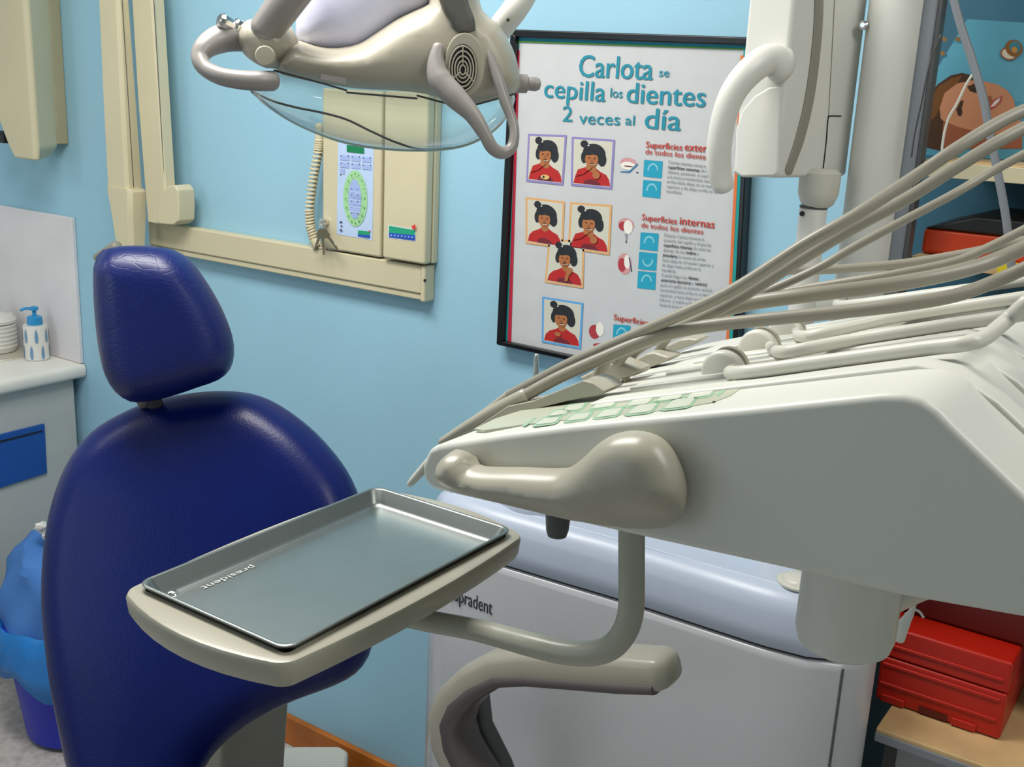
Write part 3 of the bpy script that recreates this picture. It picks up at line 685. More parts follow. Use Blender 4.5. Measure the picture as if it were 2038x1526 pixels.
# white hanging head with curved handle
t = thing('swing_head', onY(1620, 350, 1.47), 'white boxy swing-arm head with a curved handle on a slim pole beside the column', 'equipment head')
YS = 1.38
z1 = onY(1520, -90, YS).z; z0 = onY(1510, 352, YS).z
def vx(x, y, Y): p = onY(x, y, Y); return Vector((p.x, p.y, 0))
hA = vx(1472, 176, YS); hB = vx(1562, 176, YS); hC = vx(1707, 176, 1.53)
hD = hA+(hC-hB)
G().prism([v+Vector((0, 0, z0)) for v in (hA, hB, hC, hD)], (0, 0, z1-z0)).out('housing', M['white'], t, bevel=.006)
hn = (hC-hB).cross(Vector((0, 0, -1))).normalized()
if hn.y > 0: hn = -hn
def onS(x, y, h=.001): return onP(x, y, hB+hn*h, hn)
G().prism([onY(x, y, YS-.001) for x, y in ((1463, 345), (1463, 260), (1475, 220), (1500, 190), (1530, 172), (1556, 170), (1549, 345), (1540, 352), (1475, 353))], (0, .008, 0)).out('grip_panel', M['white'], t, bevel=.004)
G().tube([onS(1632, -60), onS(1628, 60), onS(1614, 180), onS(1594, 270), onS(1570, 340)], [.0085, .009, .0095, .0095, .008], seg=16, flat=.2, up=hn).out('side_groove', M['beiged'], t, label='grey curved side strip')
G().tube([onS(x, y, .0005) for x, y in ((1674, 231), (1652, 231), (1648, 236), (1644, 285), (1637, 346))], .0009, seg=6).out('panel_seam', M['dark'], t)
G().tube([onS(x, y, .0003) for x, y in ((1664, -60), (1656, 100), (1649, 231))], .0006, seg=6).out('panel_seam', M['beiged'], t)
hpx = [(1556, 130, 0), (1530, 118, -.02), (1495, 140, -.045), (1462, 180, -.06), (1442, 230, -.065), (1432, 290, -.062), (1432, 340, -.055), (1440, 372, -.05)]
P = [onY(x, y, YS+d) for x, y, d in hpx]
G().tube(P, [.023, .019, .018, .017, .0163, .0163, .0158, .014], seg=24, flat=.85, up=(1, 0, 0)).out('handle', M['white'], t)
jp = onY(1631, 362, 1.47); jx = jp.x
zz = lambda y: onY(1630, y, 1.47).z
G().lathe((jx, 1.47, 0), (0, 0, 1), [(.020, z0+.012), (.0275, z0+.006), (.027, zz(385)), (.022, zz(405)), (.017, zz(412))][::-1], seg=36).out('swivel_joint', M['gwhite'], t)
G().lathe((jx-.004, 1.47, 0), (0, 0, 1), [(.0185, ZT+.001), (.0185, zz(418)), (.017, zz(414))], seg=36).out('pole', M['white'], t)
G().lathe(Vector((jx-.004, 1.47, zz(412))), (0, 0, 1), [(.0188, -.002), (.0188, .001)], seg=36).out('pole_ring', M['dgrey'], t)
G().lathe(onY(1597, 425, 1.453), (0, 1, 0), [(.0035, -.002), (.0035, .008)], seg=12).out('set_screw', M['dark'], t)
# screw glint between head and column
G().lathe(onY(1718, 50, 1.50), (0, -1, 0), [(.006, -.03), (.006, .0), (.003, .003)], seg=16).out('side_screw', M['chrome'], t)

# ================================================================= RACK AND DESK AT THE RIGHT
YD = 1.47
t = thing('side_desk', (.1, 1.6, 0), 'light wood side table with a grey edge strip and a grey front panel', 'table')
dz = onY(1850, 1485, YD).z
x0 = -.326; x1 = .75
G().box((x0, YD, dz-.022), (x1, WALL-.03, dz)).out('tabletop', M['desk'], t, bevel=.002)
G().box((x0, YD-.004, dz-.020), (x1, YD, dz-.006)).out('edge_strip', M['greym'], t, bevel=.002)
xp = onY(1785, 1500, YD+.04).x
G().box((xp, YD+.04, 0.02), (x1-.01, YD+.058, dz-.022)).out('front_panel', mat('grey_melamine', '8f9496', .5), t)
G().box((x0+.005, YD+.05, 0), (x0+.025, WALL-.05, dz-.022)).out('side_panel', M['dgrey'], t)
G().box((x1-.03, YD+.058, 0), (x1-.01, WALL-.05, dz-.022)).out('side_panel', M['dgrey'], t)
# red tool case
t = thing('red_case', (0, 1.6, dz), 'red plastic carrying case with ribs standing on the light wood table', 'case')
yt = onZ(1870, 1436, dz).y+.002; xr = onZ(1992, 1468, dz).x; zt = onY(1980, 1310, yt).z
h = zt-dz
XC = -.352
G().box((XC, yt, dz+.001), (xr, 1.74, dz+h*.60)).out('lower_shell', M['red'], t, bevel=.005)
G().box((XC, yt, dz+h*.605), (xr, 1.74, zt)).out('lid', M['red'], t, bevel=.005)
for k in range(3): G().box((XC+.004, yt-.0025, dz+h*(.22+.26*k)), (xr-.008, yt+.004, dz+h*(.27+.26*k))).out('rib', M['red'], t, bevel=.002)
for fx in (.05, .62): 
    xx = XC+(xr-XC)*fx; G().box((xx, yt-.004, dz+.002), (xx+.035, yt+.002, dz+.014)).out('foot_ridge', M['red'], t, bevel=.002)
G().box((XC+.065, yt-.002, dz+.004), (XC+.105, yt+.001, dz+.014)).out('latch_slot', M['reddark'], t)
# dark red crate behind, stacked above the case
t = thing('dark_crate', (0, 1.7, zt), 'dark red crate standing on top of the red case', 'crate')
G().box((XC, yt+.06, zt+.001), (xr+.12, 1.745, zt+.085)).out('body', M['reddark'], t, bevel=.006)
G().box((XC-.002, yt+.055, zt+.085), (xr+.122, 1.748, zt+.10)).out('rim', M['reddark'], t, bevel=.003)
# storage rack
YK = 1.52
t = rack = thing('storage_rack', (0, 1.7, dz), 'grey-framed rack with wooden shelves behind the white column', 'shelf rack')
xa = onY(1856, 20, YK).x; xbm = onY(1783, 450, YK).x
G().box((xbm-.008, YK, dz+.001), (xbm+.014, YK+.022, 2.5)).out('post', M['greym'], t, bevel=.003)
G().box((xbm+.014, YK+.002, dz+.001), (xbm+.020, YK+.024, 2.5)).out('post', M['dgrey'], t, bevel=.001)

G().box((onY(1822, 200, WALL-.028).x, WALL-.028, dz+.001), (.85, WALL-.006, 2.5)).out('back_board', mat('rack_back_teal', '2b5f74', .6), t)
zs = onY(1930, 322, YK+.03).z
G().box((xbm+.021, YK+.02, zs-.010), (.84, WALL-.03, zs)).out('shelf', M['desk'], t, bevel=.001)
G().box((xbm+.021, YK+.012, zs-.022), (.84, YK+.02, zs-.002)).out('shelf_lip', M['cream'], t, bevel=.001)
zs2 = onY(1930, 520, YK+.03).z
G().box((xbm+.021, YK+.02, zs2-.012), (.84, WALL-.03, zs2)).out('shelf', M['desk'], t, bevel=.001)
G().box((.84, YK, dz+.001), (.86, WALL-.006, 2.5)).out('post', M['greym'], t, bevel=.003)
# card with the photo of a woman lying down
t = thing('picture_card', onY(1950, 300, 1.70), 'light blue picture card of a smiling woman lying down, on the rack shelf', 'picture')
YC = 1.66
cb = [(1850, 30), (1925, 40), (2130, 45), (2130, 330), (1806, 306)]
cb = [(1857, 150), (1925, 38), (2150, 52), (2150, 326), (1808, 306)]
G().prism([onY(x, y, YC) for x, y in cb], (0, .01, 0)).out('card', cm('5fa6bd', .4), t, smooth=False)
skw = cm('c98a66', .5); skd = cm('9c5a3c', .5); hr = cm('4a2f1c', .5); hr2 = cm('74491f', .5); lip = cm('b4504c', .5); tth = cm('e4dcd4', .4)
L = [(cm('4f98b2'), [(1840, 190), (2150, 210), (2150, 326), (1812, 306)]),
     (hr, [(1820, 270), (1834, 228), (1846, 195), (1866, 168), (1892, 150), (1915, 145), (1935, 150), (1940, 175), (1920, 200), (1925, 250), (1905, 298), (1870, 300), (1836, 292)]),
     (hr2, [(1850, 200), (1868, 172), (1895, 155), (1915, 150), (1900, 175), (1878, 200), (1862, 232), (1852, 240)]),
     (skw, [(1870, 215), (1880, 185), (1905, 166), (1935, 160), (1960, 162), (1985, 168), (2005, 180), (2018, 198), (2022, 222), (2030, 235), (2035, 262), (2034, 292), (1990, 290), (1950, 276), (1910, 260), (1885, 248), (1872, 235)]),
     (skd, [(1878, 240), (1905, 252), (1945, 262), (1990, 270), (2034, 266), (2034, 296), (1880, 296), (1875, 262)]),
     (hr, [(1925, 172), (1940, 166), (1950, 170), (1942, 178), (1930, 181)]), (hr, [(1902, 220), (1912, 200), (1918, 200), (1912, 222)]),
     (cm('3a241c'), oval(1940, 180, 10, 4, 12)), (cm('3a241c'), oval(1910, 222, 5, 9, 12)),
     (skd, [(1955, 195), (1972, 190), (1976, 205), (1965, 214), (1958, 208)]),
     (lip, [(1968, 214), (1978, 198), (1995, 190), (1992, 203), (1980, 214), (1970, 219)]), (tth, [(1971, 213), (1980, 201), (1991, 194), (1988, 202), (1979, 211)]),
     (skd, oval(2008, 107, 17, 13, 20)), (cm('d8cdb8'), oval(2008, 107, 14, 10, 18)), (cm('8a5a24'), oval(2018, 96, 17, 17, 20)), (cm('3f7f8c'), oval(2020, 94, 11, 12, 16)), (cm('c88a34'), oval(2019, 99, 6, 6, 12))]
for x in (1880, 1906, 1876): L.append((cm('8a6a3c'), oval(x, 78 if x != 1876 else 106, 5, 5, 10)))
flat('portrait', L, YC, t, step=.0001)
# clip stand rods in front of the card
t = thing('metal_rod', onY(2008, 470, 1.44), 'thin grey metal rod leaning in front of the picture card', 'rod')
G().tube([onY(x, y, 1.44) for x, y in ((1888, -40), (1912, 50), (1935, 120), (1958, 200), (1966, 245), (1985, 340), (2000, 420), (2008, 480), (2014, 540))], .0050, seg=12).out('rod', M['greym'], t)
t = thing('thin_wire', onY(1875, 290, 1.50), 'thin pale curved wire hanging in front of the picture card', 'wire')
G().tube([onY(x, y, 1.50) for x, y in ((1934, 150), (1922, 170), (1905, 205), (1886, 240), (1876, 285), (1874, 330))], .0017, seg=8).out('wire', M['gwhite'], t)
t = thing('dark_wire', onY(1810, 310, 1.50), 'thin dark wire slanting beside the grey rack post', 'wire')
G().tube([onY(x, y, 1.50) for x, y in ((1872, 70), (1850, 130), (1835, 200), (1820, 270), (1814, 312))], .0012, seg=8).out('wire', M['dgrey'], t)
# orange box with dark lid on lower shelf
t = thing('orange_box', (0, 1.65, zs2), 'orange box with a black lid on the lower shelf of the rack', 'box')
za = onY(1860, 455, YK+.05).z
G().box((xbm+.024, YK+.05, zs2+.001), (.30, WALL-.04, za)).out('body', M['orange'], t, bevel=.006)
G().prism([(xbm+.024, YK+.048, za), (xbm+.09, YK+.048, za+.022), (.24, YK+.048, za+.022), (.302, YK+.048, za)], (0, WALL-.09-YK, 0)).out('lid', M['dark'], t, bevel=.004)
xy = onY(1985, 545, YK+.012).x
ys_ = G().box((xy, YK+.006, onY(2030, 562, YK).z), (xy+.14, YK+.0115, onY(2030, 526, YK).z)).out('label_strip', M['yellow'], rack, label='yellow strip with a printed mark')
g = G(); text_on(g, 'a', onY(2012, 552, YK+.005), (1, 0, 0), (0, 0, 1), width=.007, height=.015); g.out('printed_mark', M['pdark'], ys_, smooth=False)

# ================================================================= INSTRUMENT DELIVERY UNIT
YU = .68; DEP = .50
t = thing('instrument_table', onY(1690, 1280, .9), 'large white instrument table with keypad and grab handle on a swing arm', 'instrument table')
prof = [(852, 893), (838, 925), (840, 955), (858, 974), (905, 986), (1270, 1069), (1600, 1142), (1790, 1188), (2038, 1232), (2300, 1278), (2300, 1195), (2180, 1110), (2038, 982), (1900, 850), (1868, 818), (1835, 795), (1800, 785), (1752, 784), (1500, 810), (1300, 830), (1133, 847), (1000, 864), (910, 878), (872, 885)]
pw = [onY(x, y, YU) for x, y in prof]
g = G().prism(pw, (0, DEP, 0)); shell = g.out('shell', M['unit'], t, bevel=.0125, bseg=6)
A, B = onY(1000, 864, YU), onY(1752, 784, YU)
du = (B-A).normalized(); nt_ = du.cross(Vector((0, 1, 0))); nt_ = nt_ if nt_.z > 0 else -nt_
A1, B1 = onY(1868, 818, YU), onY(2038, 982, YU); du2 = (B1-A1).normalized(); nt2 = du2.cross(Vector((0, 1, 0))); nt2 = nt2 if nt2.z > 0 else -nt2
def top(x, y, h=0): return onP(x, y, A+nt_*h, nt_)
def tc(s, Y, h=0): return Vector((A.x+du.x*s, Y, A.z+du.z*s))+nt_*h     # s along slope from A, Y depth
STOP = (B-A).length
# recessed tray bed with ridges: alternate raised bars that run along the slope and over the crest
def barstrip(Y0, Y1, s0, s1, h, name, m_, over=True, par=None, rr=.003):
    P = [tc(s0, 0, h), tc(s1, 0, h)]
    if over:
        c_ = tc(STOP+.012, 0, 0); P.append(Vector((c_.x+.012, 0, c_.z+h*.7-.004)))
        q = A1+du2*.02+nt2*h; P.append(Vector((q.x, 0, q.z))); q = A1+du2*.12+nt2*h; P.append(Vector((q.x, 0, q.z)))
    bot = [Vector((p.x, 0, p.z-.016-h)) for p in P]
    L = [Vector((p.x, Y0, p.z)) for p in P]+[Vector((p.x, Y0, p.z)) for p in bot[::-1]]
    return G().prism(L, (0, Y1-Y0, 0)).out(name, m_, par or t, bevel=rr, bseg=3)
for k, (Y0, Y1) in enumerate(((.765, .795), (.835, .865), (.905, .925), (.965, .985), (1.055, 1.09), (1.125, 1.16))):
    barstrip(Y0, Y1, .03, STOP+.0, .004, 'channel_rib', M['unit'])
# whip arms with pivot discs
arms = [(1441, 748), (1510, 701), (1564, 672), (1655, 607)]
rods = [[(1470, 742), (1700, 712), (1850, 692), (1925, 683), (1960, 672), (2000, 640), (2045, 600)],
        [(1560, 700), (1700, 676), (1900, 645), (2060, 622)], [(1612, 668), (1800, 628), (2060, 588)], [(1680, 607), (1850, 585), (2060, 556)]]
wa_lab = ['nearest', 'second', 'third', 'farthest']
for k, ((x, y), rd_) in enumerate(zip(arms, rods)):
    p = top(x, y, 0)
    wt = thing('whip_arm', p, 'white whip arm with pivot disc on the instrument table, %s of four from the front' % wa_lab[k], 'hose arm', 'whip arms on the instrument table')
    c = p+nt_*(.003)
    G().lathe(c-Vector((0, .006, 0)), (0, 1, 0), [(.001, 0), (.016, 0), (.0185, .0015), (.0195, .004), (.0195, .009), (.0185, .012), (.001, .012)], seg=48).out('pivot_disc', M['gwhite'], wt)
    yy = p.y+.006
    P = []
    for j, (a_, b_) in enumerate(rd_):
        q = onY(a_, b_, p.y+.012); hgt = (q-A).dot(nt_)
        if hgt < .009: q = onP(a_, b_, A+nt_*.009, nt_)
        P.append(q)
    G().tube([Vector((c.x+.006, p.y+.012, c.z+.003))]+P, [.0050]+[.0058]*len(P), seg=16, flat=1.0).out('rod', M['gwhite'], wt)
    G().lathe(c+Vector((-.004, .019, 0)), (0, 1, 0), [(.018, 0), (.0185, .004), (.017, .008), (.001, .008)], seg=40).out('rear_disc', M['beige'], wt)
# keypad
kp = [(945, 858), (985, 838), (1085, 806), (1200, 788), (1330, 776), (1440, 766), (1478, 766), (1482, 772), (1455, 792), (1420, 806), (1340, 820), (1250, 829), (1150, 838), (1040, 850), (965, 861)]
padm = cm('b4b7a2', .35); gl_ = cm('93b898', .35); key_ = cm('c9cfbf', .3)
def topprism(name, px, h0, h1, m_, par, bev=0, lab=None, edge=0):
    P = [top(x, y, h0) for x, y in px]; return G().prism(P, nt_*(h1-h0)).out(name, m_, par, bevel=bev, bseg=2, label=lab)
kpd = topprism('keypad', kp, -.001, .0012, padm, t, lab='grey-green membrane keypad')
# keys in two rows: px parallelograms (skewed)
def key(cx_, cy_, w_, h_, sk):
    s = w_*.5; tt = -.13
    P = [(-1, .8), (-.7, 1), (.55, 1), (.85, .75), (1, -.5), (.9, -.95), (-.3, -1), (-.6, -.8)]
    return [(cx_+u*s-v*h_*.5*sk, cy_+v*h_*.5+u*s*tt) for u, v in P]
rowA = [(1395, 783, 50, 15), (1335, 789, 50, 15), (1274, 799, 46, 15), (1203, 805, 44, 13), (1142, 811, 40, 12)]
rowB = [(1352, 803, 56, 17), (1278, 814, 52, 16), (1212, 822, 46, 14), (1152, 830, 42, 12), (1090, 838, 42, 11)]
rowC = [(1112, 822, 36, 9)]
for r0 in (rowA, rowB, rowC):
    for cx_, cy_, w_, h_ in r0:
        topprism('key_surround', key(cx_, cy_, w_+12, h_+7, .5), .0012, .0015, gl_, kpd)
        topprism('key', key(cx_, cy_, w_, h_, .5), .0015, .0021, key_, kpd, lab='pale oval key')
topprism('indicator', [(1038, 848), (1062, 832), (1068, 832), (1046, 848)], .0012, .0015, gl_, kpd)
topprism('indicator', [(1423, 785), (1444, 773), (1450, 773), (1430, 788)], .0012, .0015, gl_, kpd)
G().lathe(top(1421, 800, .0012), nt_, [(.0012, 0), (.0012, .0006), (.0001, .0008)], seg=10).out('pilot_light', M['dark'], kpd)
# small screw on the deck
G().lathe(top(1247, 758, .0), nt_, [(.004, -.002), (.004, .004), (.007, .005), (.007, .008), (.002, .009)], seg=16).out('deck_screw', M['brass'], t)
# beige grab handle
hd = [(893, 903), (910, 893), (925, 897), (936, 912), (942, 925), (975, 930), (1040, 931), (1100, 933), (1135, 929), (1165, 908), (1195, 880), (1225, 863), (1260, 858), (1295, 865), (1325, 888), (1348, 928), (1360, 968), (1360, 1005), (1350, 1035), (1325, 1048), (1285, 1052), (1230, 1049), (1150, 1033), (1060, 1012), (970, 990), (915, 976), (889, 960), (878, 940), (880, 918)]
_O = onY(1150, 960, YU-.018); _ua = (onY(1160, 960, YU-.018)-_O).x; _ub = (onY(1250, 960, YU-.018)-_O).x
_va = (onY(1160, 985, YU-.018)-_O).z; _vb = (onY(1360, 962, YU-.018)-_O).z; _uc = (onY(1160, 985, YU-.018)-_O).x; _ud = (onY(1360, 962, YU-.018)-_O).x
def hh(u, v):
    f_ = min(max((u-_ua)/(_ub-_ua), 0), 1); vs = _va+(_vb-_va)*(u-_uc)/(_ud-_uc)
    return -f_*min(max(vs-v, 0)*.75, .018)
inflate('grab_handle', hd, onY(1150, 960, YU-.018), (0, -1, 0), .016, .010, .019, M['beige'], t, step=.004, crown=.014, sharp=89, hf=hh, label='beige-grey moulded grab handle')
P = [onY(x, y, YU-.0365) for x, y in ((1355, 962), (1300, 972), (1240, 980), (1185, 984), (1150, 982))]
# under-body: swivel drum, peg
dm = onY(1692, 1180, .88)
zb = onY(1692, 1282, .88).z; zt_ = onY(1692, 1165, YU).z+.04
G().lathe((dm.x, .88, 0), (0, 0, 1), [(.001, zb-.006), (.030, zb-.005), (.039, zb+.001), (.042, zb+.012), (.042, zt_)], seg=48).out('swivel_drum', M['unit'], t)
# arm that carries it, running back to the column behind
G().tube([Vector((dm.x, .88, zb+.03)), Vector((dm.x+.05, 1.02, zb+.035)), Vector((dm.x+.17, 1.25, zb+.04)), Vector((-.02, 1.38, zb+.04))], .02).out('support_arm', M['gwhite'], t)
pg = onY(1110, 1040, YU+.05)
G().lathe(Vector((pg.x, pg.y, 0)), (0, 0, 1), [(.008, onY(1110, 1066, pg.y).z), (.0095, onY(1110, 1055, pg.y).z), (.0115, onY(1110, 1000, pg.y).z)], seg=24).out('peg', M['dgrey'], t, label='dark grey peg')
# cable ties hanging below
cbz = [onY(x, y, 1.10) for x, y in ((1825, 1175), (1815, 1215), (1800, 1240), (1790, 1272))]
G().tube(cbz, [.002, .003, .006, .0055], seg=10).out('cable_tie', M['white'], t, label='white cable tie')
G().tube([onY(x, y, 1.10) for x, y in ((1802, 1222), (1818, 1213), (1830, 1217), (1838, 1228))], .0014, seg=8).out('cable_tie', M['white'], t, label='white cable tie')
# tray arm and holder
ta = [onZ(760, 1215, CAMH-.50), onZ(850, 1235, CAMH-.50), onZ(950, 1254, CAMH-.50)]
pv = onY(1257, 1180, .76)
ta += [onY(1060, 1283, .76), onY(1120, 1297, .76), onY(1170, 1300, .76), onY(1212, 1290, .76), onY(1240, 1262, .76), onY(1254, 1225, .76), onY(1257, 1180, .76), onY(1257, 1120, .76), onY(1257, 1040, .76)]
# straighten the lower run between its two known ends
for i in range(3): pass
G().tube(ta, [.0105]*3+[.0112]*9, seg=20).out('tray_arm', M['arm'], t, label='grey tube arm of the tray')
ZTR = CAMH-.44
def tz(x, y, z): return onZ(x, y, z)
c4 = [tz(290, 1155, ZTR), tz(753, 970, ZTR), tz(1012, 1055, ZTR), tz(558, 1296, ZTR)]
X0 = (c4[0].x+c4[1].x)/2; X1 = (c4[2].x+c4[3].x)/2; Y0 = (c4[0].y+c4[3].y)/2; Y1 = (c4[1].y+c4[2].y)/2
def rrect(x0, x1, y0, y1, r, z, n=6, bulge=(0, 0)):
    P = []
    cs_ = [(x1-r, y1-r, 0), (x0+r, y1-r, 1), (x0+r, y0+r, 2), (x1-r, y0+r, 3)]
    for (a_, b_, q_) in cs_:
        for k in range(n+1):
            an = math.pi/2*(q_+k/n); P.append(Vector((a_+r*math.cos(an), b_+r*math.sin(an), z)))
    if bulge[0] or bulge[1]:
        Q = []
        xm, ym = (x0+x1)/2, (y0+y1)/2; hx, hy = (x1-x0)/2, (y1-y0)/2
        n_ = len(P)
        for i in range(n_):
            a_, b_ = P[i], P[(i+1) % n_]; m__ = 8 if (b_-a_).length > .02 else 1
            for k in range(m__): Q.append(a_.lerp(b_, k/m__))
        P = [Vector((p.x+math.copysign(bulge[0]*(1-((p.y-ym)/hy)**2), p.x-xm)*(abs(p.x-xm)/hx), p.y+math.copysign(bulge[1]*(1-((p.x-xm)/hx)**2), p.y-ym)*(abs(p.y-ym)/hy), z)) for p in Q]
    return P
hz1 = ZTR-.006; mg = .011; B_ = (.010, .020)
def hr_(d, z): return rrect(X0-mg+d, X1+mg-d, Y0-mg+d, Y1+mg-d, max(.012-d, .003), z, bulge=B_)
G().rings([hr_(.012, hz1-.026), hr_(.004, hz1-.024), hr_(.0015, hz1-.018), hr_(0, hz1-.004), hr_(.0015, hz1-.001), hr_(.004, hz1), rrect(X0+.001, X1-.001, Y0+.001, Y1-.001, .006, hz1, bulge=(1e-6, 1e-6)), rrect(X0+.003, X1-.003, Y0+.003, Y1-.003, .006, hz1-.016, bulge=(1e-6, 1e-6))]).out('tray_holder', M['beige'], t, sharp=40, label='beige-grey tray holder')
# instrument tray
tt_ = thing('metal_tray', ((X0+X1)/2, (Y0+Y1)/2, hz1-.015), 'empty rectangular stainless steel instrument tray in the beige holder', 'tray')
def tr(d, z, r=.012): return rrect(X0+d, X1-d, Y0+d, Y1-d, max(r-d*.3, .004), ZTR+z)
fz = -.0155
G().rings([tr(.0075, fz-.001), tr(.0055, fz), tr(-.0005, -.0025), tr(-.0025, -.001), tr(-.0028, .0004), tr(-.002, .0012), tr(.0000, .0012), tr(.0012, .0002), tr(.0070, fz+.0035), tr(.0095, fz+.0008), tr(.0125, fz), tr(.02, fz)]).out('pan', M['steel'], tt_, sharp=45)
g = G(); pa = onZ(500, 1131, ZTR+fz+.0006)
text_on(g, 'president', Vector((onZ(500, 1125, ZTR+fz+.0006).x, onZ(500, 1125, ZTR+fz).y, ZTR+fz+.0006)), (0, -1, 0), (1, 0, 0), width=.062, height=.0105, bold=.0002)
g.out('embossed_lettering', mat('emboss_painted_glint', 'dfe3df', .35, .3), tt_, smooth=False, label='embossed lettering with its glints painted as pale colour')  # pale, barely metallic colour paints the glints of the raised letters
for px_ in ((345, 1181), (761, 1000)):
    p = onZ(px_[0], px_[1], ZTR+fz)
    G().lathe(p, (0, 0, 1), [(.0052, -.0004), (.0045, .0010), (.003, .0022), (.0008, .0027)], seg=20).out('corner_dimple', M['steelb'], tt_)

# ================================================================= HOSES AND HANDPIECES
def hose(lab, path, rads, holder=None, body=None, tip=None, m_='tube'):
    P = [onY(x, y, Y) for x, y, Y in path]
    ht = thing('handpiece_hose', P[-1], lab, 'hose', 'grey hoses over the instrument table')
    G().tube(P, rads, seg=18).out('hose', M[m_], ht)
    return ht
def hpiece(ht, px, Y, rads, m_='beige', name='handpiece', lab=None):
    P = [onY(x, y, Yv) for (x, y), Yv in zip(px, Y)]; G().tube(P, rads, seg=18).out(name, M[m_], ht, label=lab)
h1 = hose('uppermost grey hose rising to the upper right corner', [(2070, 205, .98), (1985, 246, .95), (1900, 298, .92), (1820, 352, .90), (1700, 430, .86), (1600, 487, .84), (1450, 582, .83), (1300, 650, .83), (1150, 716, .83), (1070, 757, .84), (1015, 786, .85)], [.0052]*11)
hpiece(h1, [(1018, 783), (960, 826), (900, 864)], [.85, .86, .87], [.0050, .0046, .0036], 'beige')
h2 = hose('second grey hose, pressed against the uppermost one', [(2070, 238, 1.02), (1985, 283, .99), (1900, 335, .96), (1800, 398, .93), (1700, 452, .90), (1600, 512, .88), (1450, 605, .87), (1330, 660, .87), (1260, 690, .87), (1212, 712, .87), (1192, 742, .87), (1180, 772, .865)], [.0054]*11+[.0058])
h3 = hose('thin pale hose rising below the thick pair', [(2070, 290, 1.08), (1980, 338, 1.06), (1900, 385, 1.03), (1800, 438, 1.0), (1700, 492, .97), (1620, 538, .95), (1500, 592, .94), (1400, 640, .94), (1330, 668, .94), (1285, 688, .94), (1262, 706, .94), (1254, 728, .94)], [.0040]*12)
h4 = hose('dark grey hose sagging level behind the others', [(2070, 470, 1.22), (1980, 492, 1.2), (1900, 508, 1.18), (1800, 524, 1.16), (1700, 533, 1.14), (1620, 538, 1.12), (1560, 540, 1.10), (1490, 566, 1.06), (1420, 606, 1.04), (1350, 652, 1.02), (1322, 680, 1.01), (1310, 700, 1.01)], [.0048]*12)
h5 = hose('thick grey hose sagging across the middle', [(2070, 478, 1.05), (1980, 518, 1.03), (1900, 542, 1.0), (1800, 562, .97), (1700, 576, .95), (1600, 588, .93), (1500, 602, .92), (1420, 622, .91), (1340, 652, .90), (1280, 682, .90), (1245, 700, .90), (1228, 722, .90)], [.0068]*8+[.006]*4)
h6 = hose('lowest grey hose, sagging just above the white whip arms', [(2070, 520, .93), (1980, 560, .92), (1900, 588, .90), (1800, 606, .88), (1700, 618, .87), (1600, 628, .86), (1500, 638, .85), (1400, 650, .84), (1300, 672, .83), (1200, 712, .82), (1110, 752, .81), (1040, 790, .80)], [.0056]*12)
hpiece(h6, [(1045, 787), (990, 815), (930, 850), (880, 880)], [.80, .80, .80, .80], [.0068, .0066, .006, .0045], 'beige')
h7 = hose('pale hose of the far handpiece between the thick hoses', [(2070, 440, 1.12), (1980, 486, 1.1), (1900, 520, 1.08), (1780, 545, 1.06), (1650, 566, 1.05), (1520, 588, 1.04), (1430, 616, 1.04), (1360, 648, 1.04), (1320, 672, 1.04)], [.0042]*9)
# holders (wedge blocks) at the left end of the channels, parts of the instrument table
def holder(px, Y, d, nm='handpiece_holder'):
    G().prism([onY(x, y, Y) for x, y in px], (0, d, 0)).out(nm, M['beige'], t, bevel=.003, bseg=3)
holder([(935, 858), (965, 838), (1010, 808), (1060, 798), (1160, 757), (1180, 762), (1203, 778), (1195, 786), (1130, 798), (1000, 830), (955, 850)], .79, .035)
holder([(1180, 768), (1150, 752), (1205, 724), (1228, 720), (1272, 738), (1262, 748), (1205, 764)], .90, .03)
holder([(1255, 742), (1240, 726), (1285, 703), (1300, 700), (1336, 712), (1325, 720), (1285, 735)], .99, .03)
holder([(1325, 705), (1318, 690), (1352, 675), (1372, 672), (1392, 676), (1380, 686), (1345, 698)], 1.09, .03)
# far instrument: pointed tips beyond the nose
ft = thing('handpiece', onY(822, 955, .80), 'slim handpiece tip poking out below the nose of the instrument table', 'handpiece')
G().tube([onY(856, 915, .82), onY(838, 938, .82), onY(822, 956, .82), onY(815, 964, .82)], [.004, .0046, .0040, .003], seg=14).out('tip', M['gwhite'], ft)
ft = thing('chrome_handpiece', onY(1067, 745, 1.2), 'upright metal handpiece end behind the hoses under the poster', 'handpiece')
G().tube([onY(1068, 706, 1.19), onY(1067, 722, 1.19), onY(1066, 760, 1.19), onY(1062, 800, 1.19)], [.0030, .0034, .0048, .0048], seg=14).out('body', M['steelb'], ft)

# ================================================================= OPERATING LAMP
PL = onY(760, 150, 1.10); nl = Vector((.66, -.75, 0)).normalized()
t = thing('operating_lamp', PL, 'beige dental operating lamp with clear shield, vent grille and two handles', 'lamp')
shell_ = [(588, 80), (600, 82), (640, 93), (680, 94), (715, 86), (750, 64), (790, 38), (830, 19), (852, 8), (850, -60), (930, -60), (960, 22), (985, 42), (1008, 75), (1024, 110), (1033, 150), (1034, 180), (1022, 190), (1000, 196), (965, 205), (930, 213), (890, 203), (850, 188), (790, 180), (710, 176), (650, 167), (600, 158), (560, 148), (545, 135), (560, 100)]
inflate('housing', shell_, PL, nl, .027, .043, .05, M['lamp'], t, step=.008, crown=.027)
refl = [(592, 84), (590, 30), (600, -10), (620, -60), (700, -90), (800, -90), (870, -60), (865, 0), (840, 25), (800, 45), (755, 75), (715, 98), (680, 104), (630, 102)]
rf = inflate('reflector', refl, PL-nl*.01, nl, .06, .035, .03, M['mirror'], t, step=.010, label='bluish faceted reflector with its glow painted in')
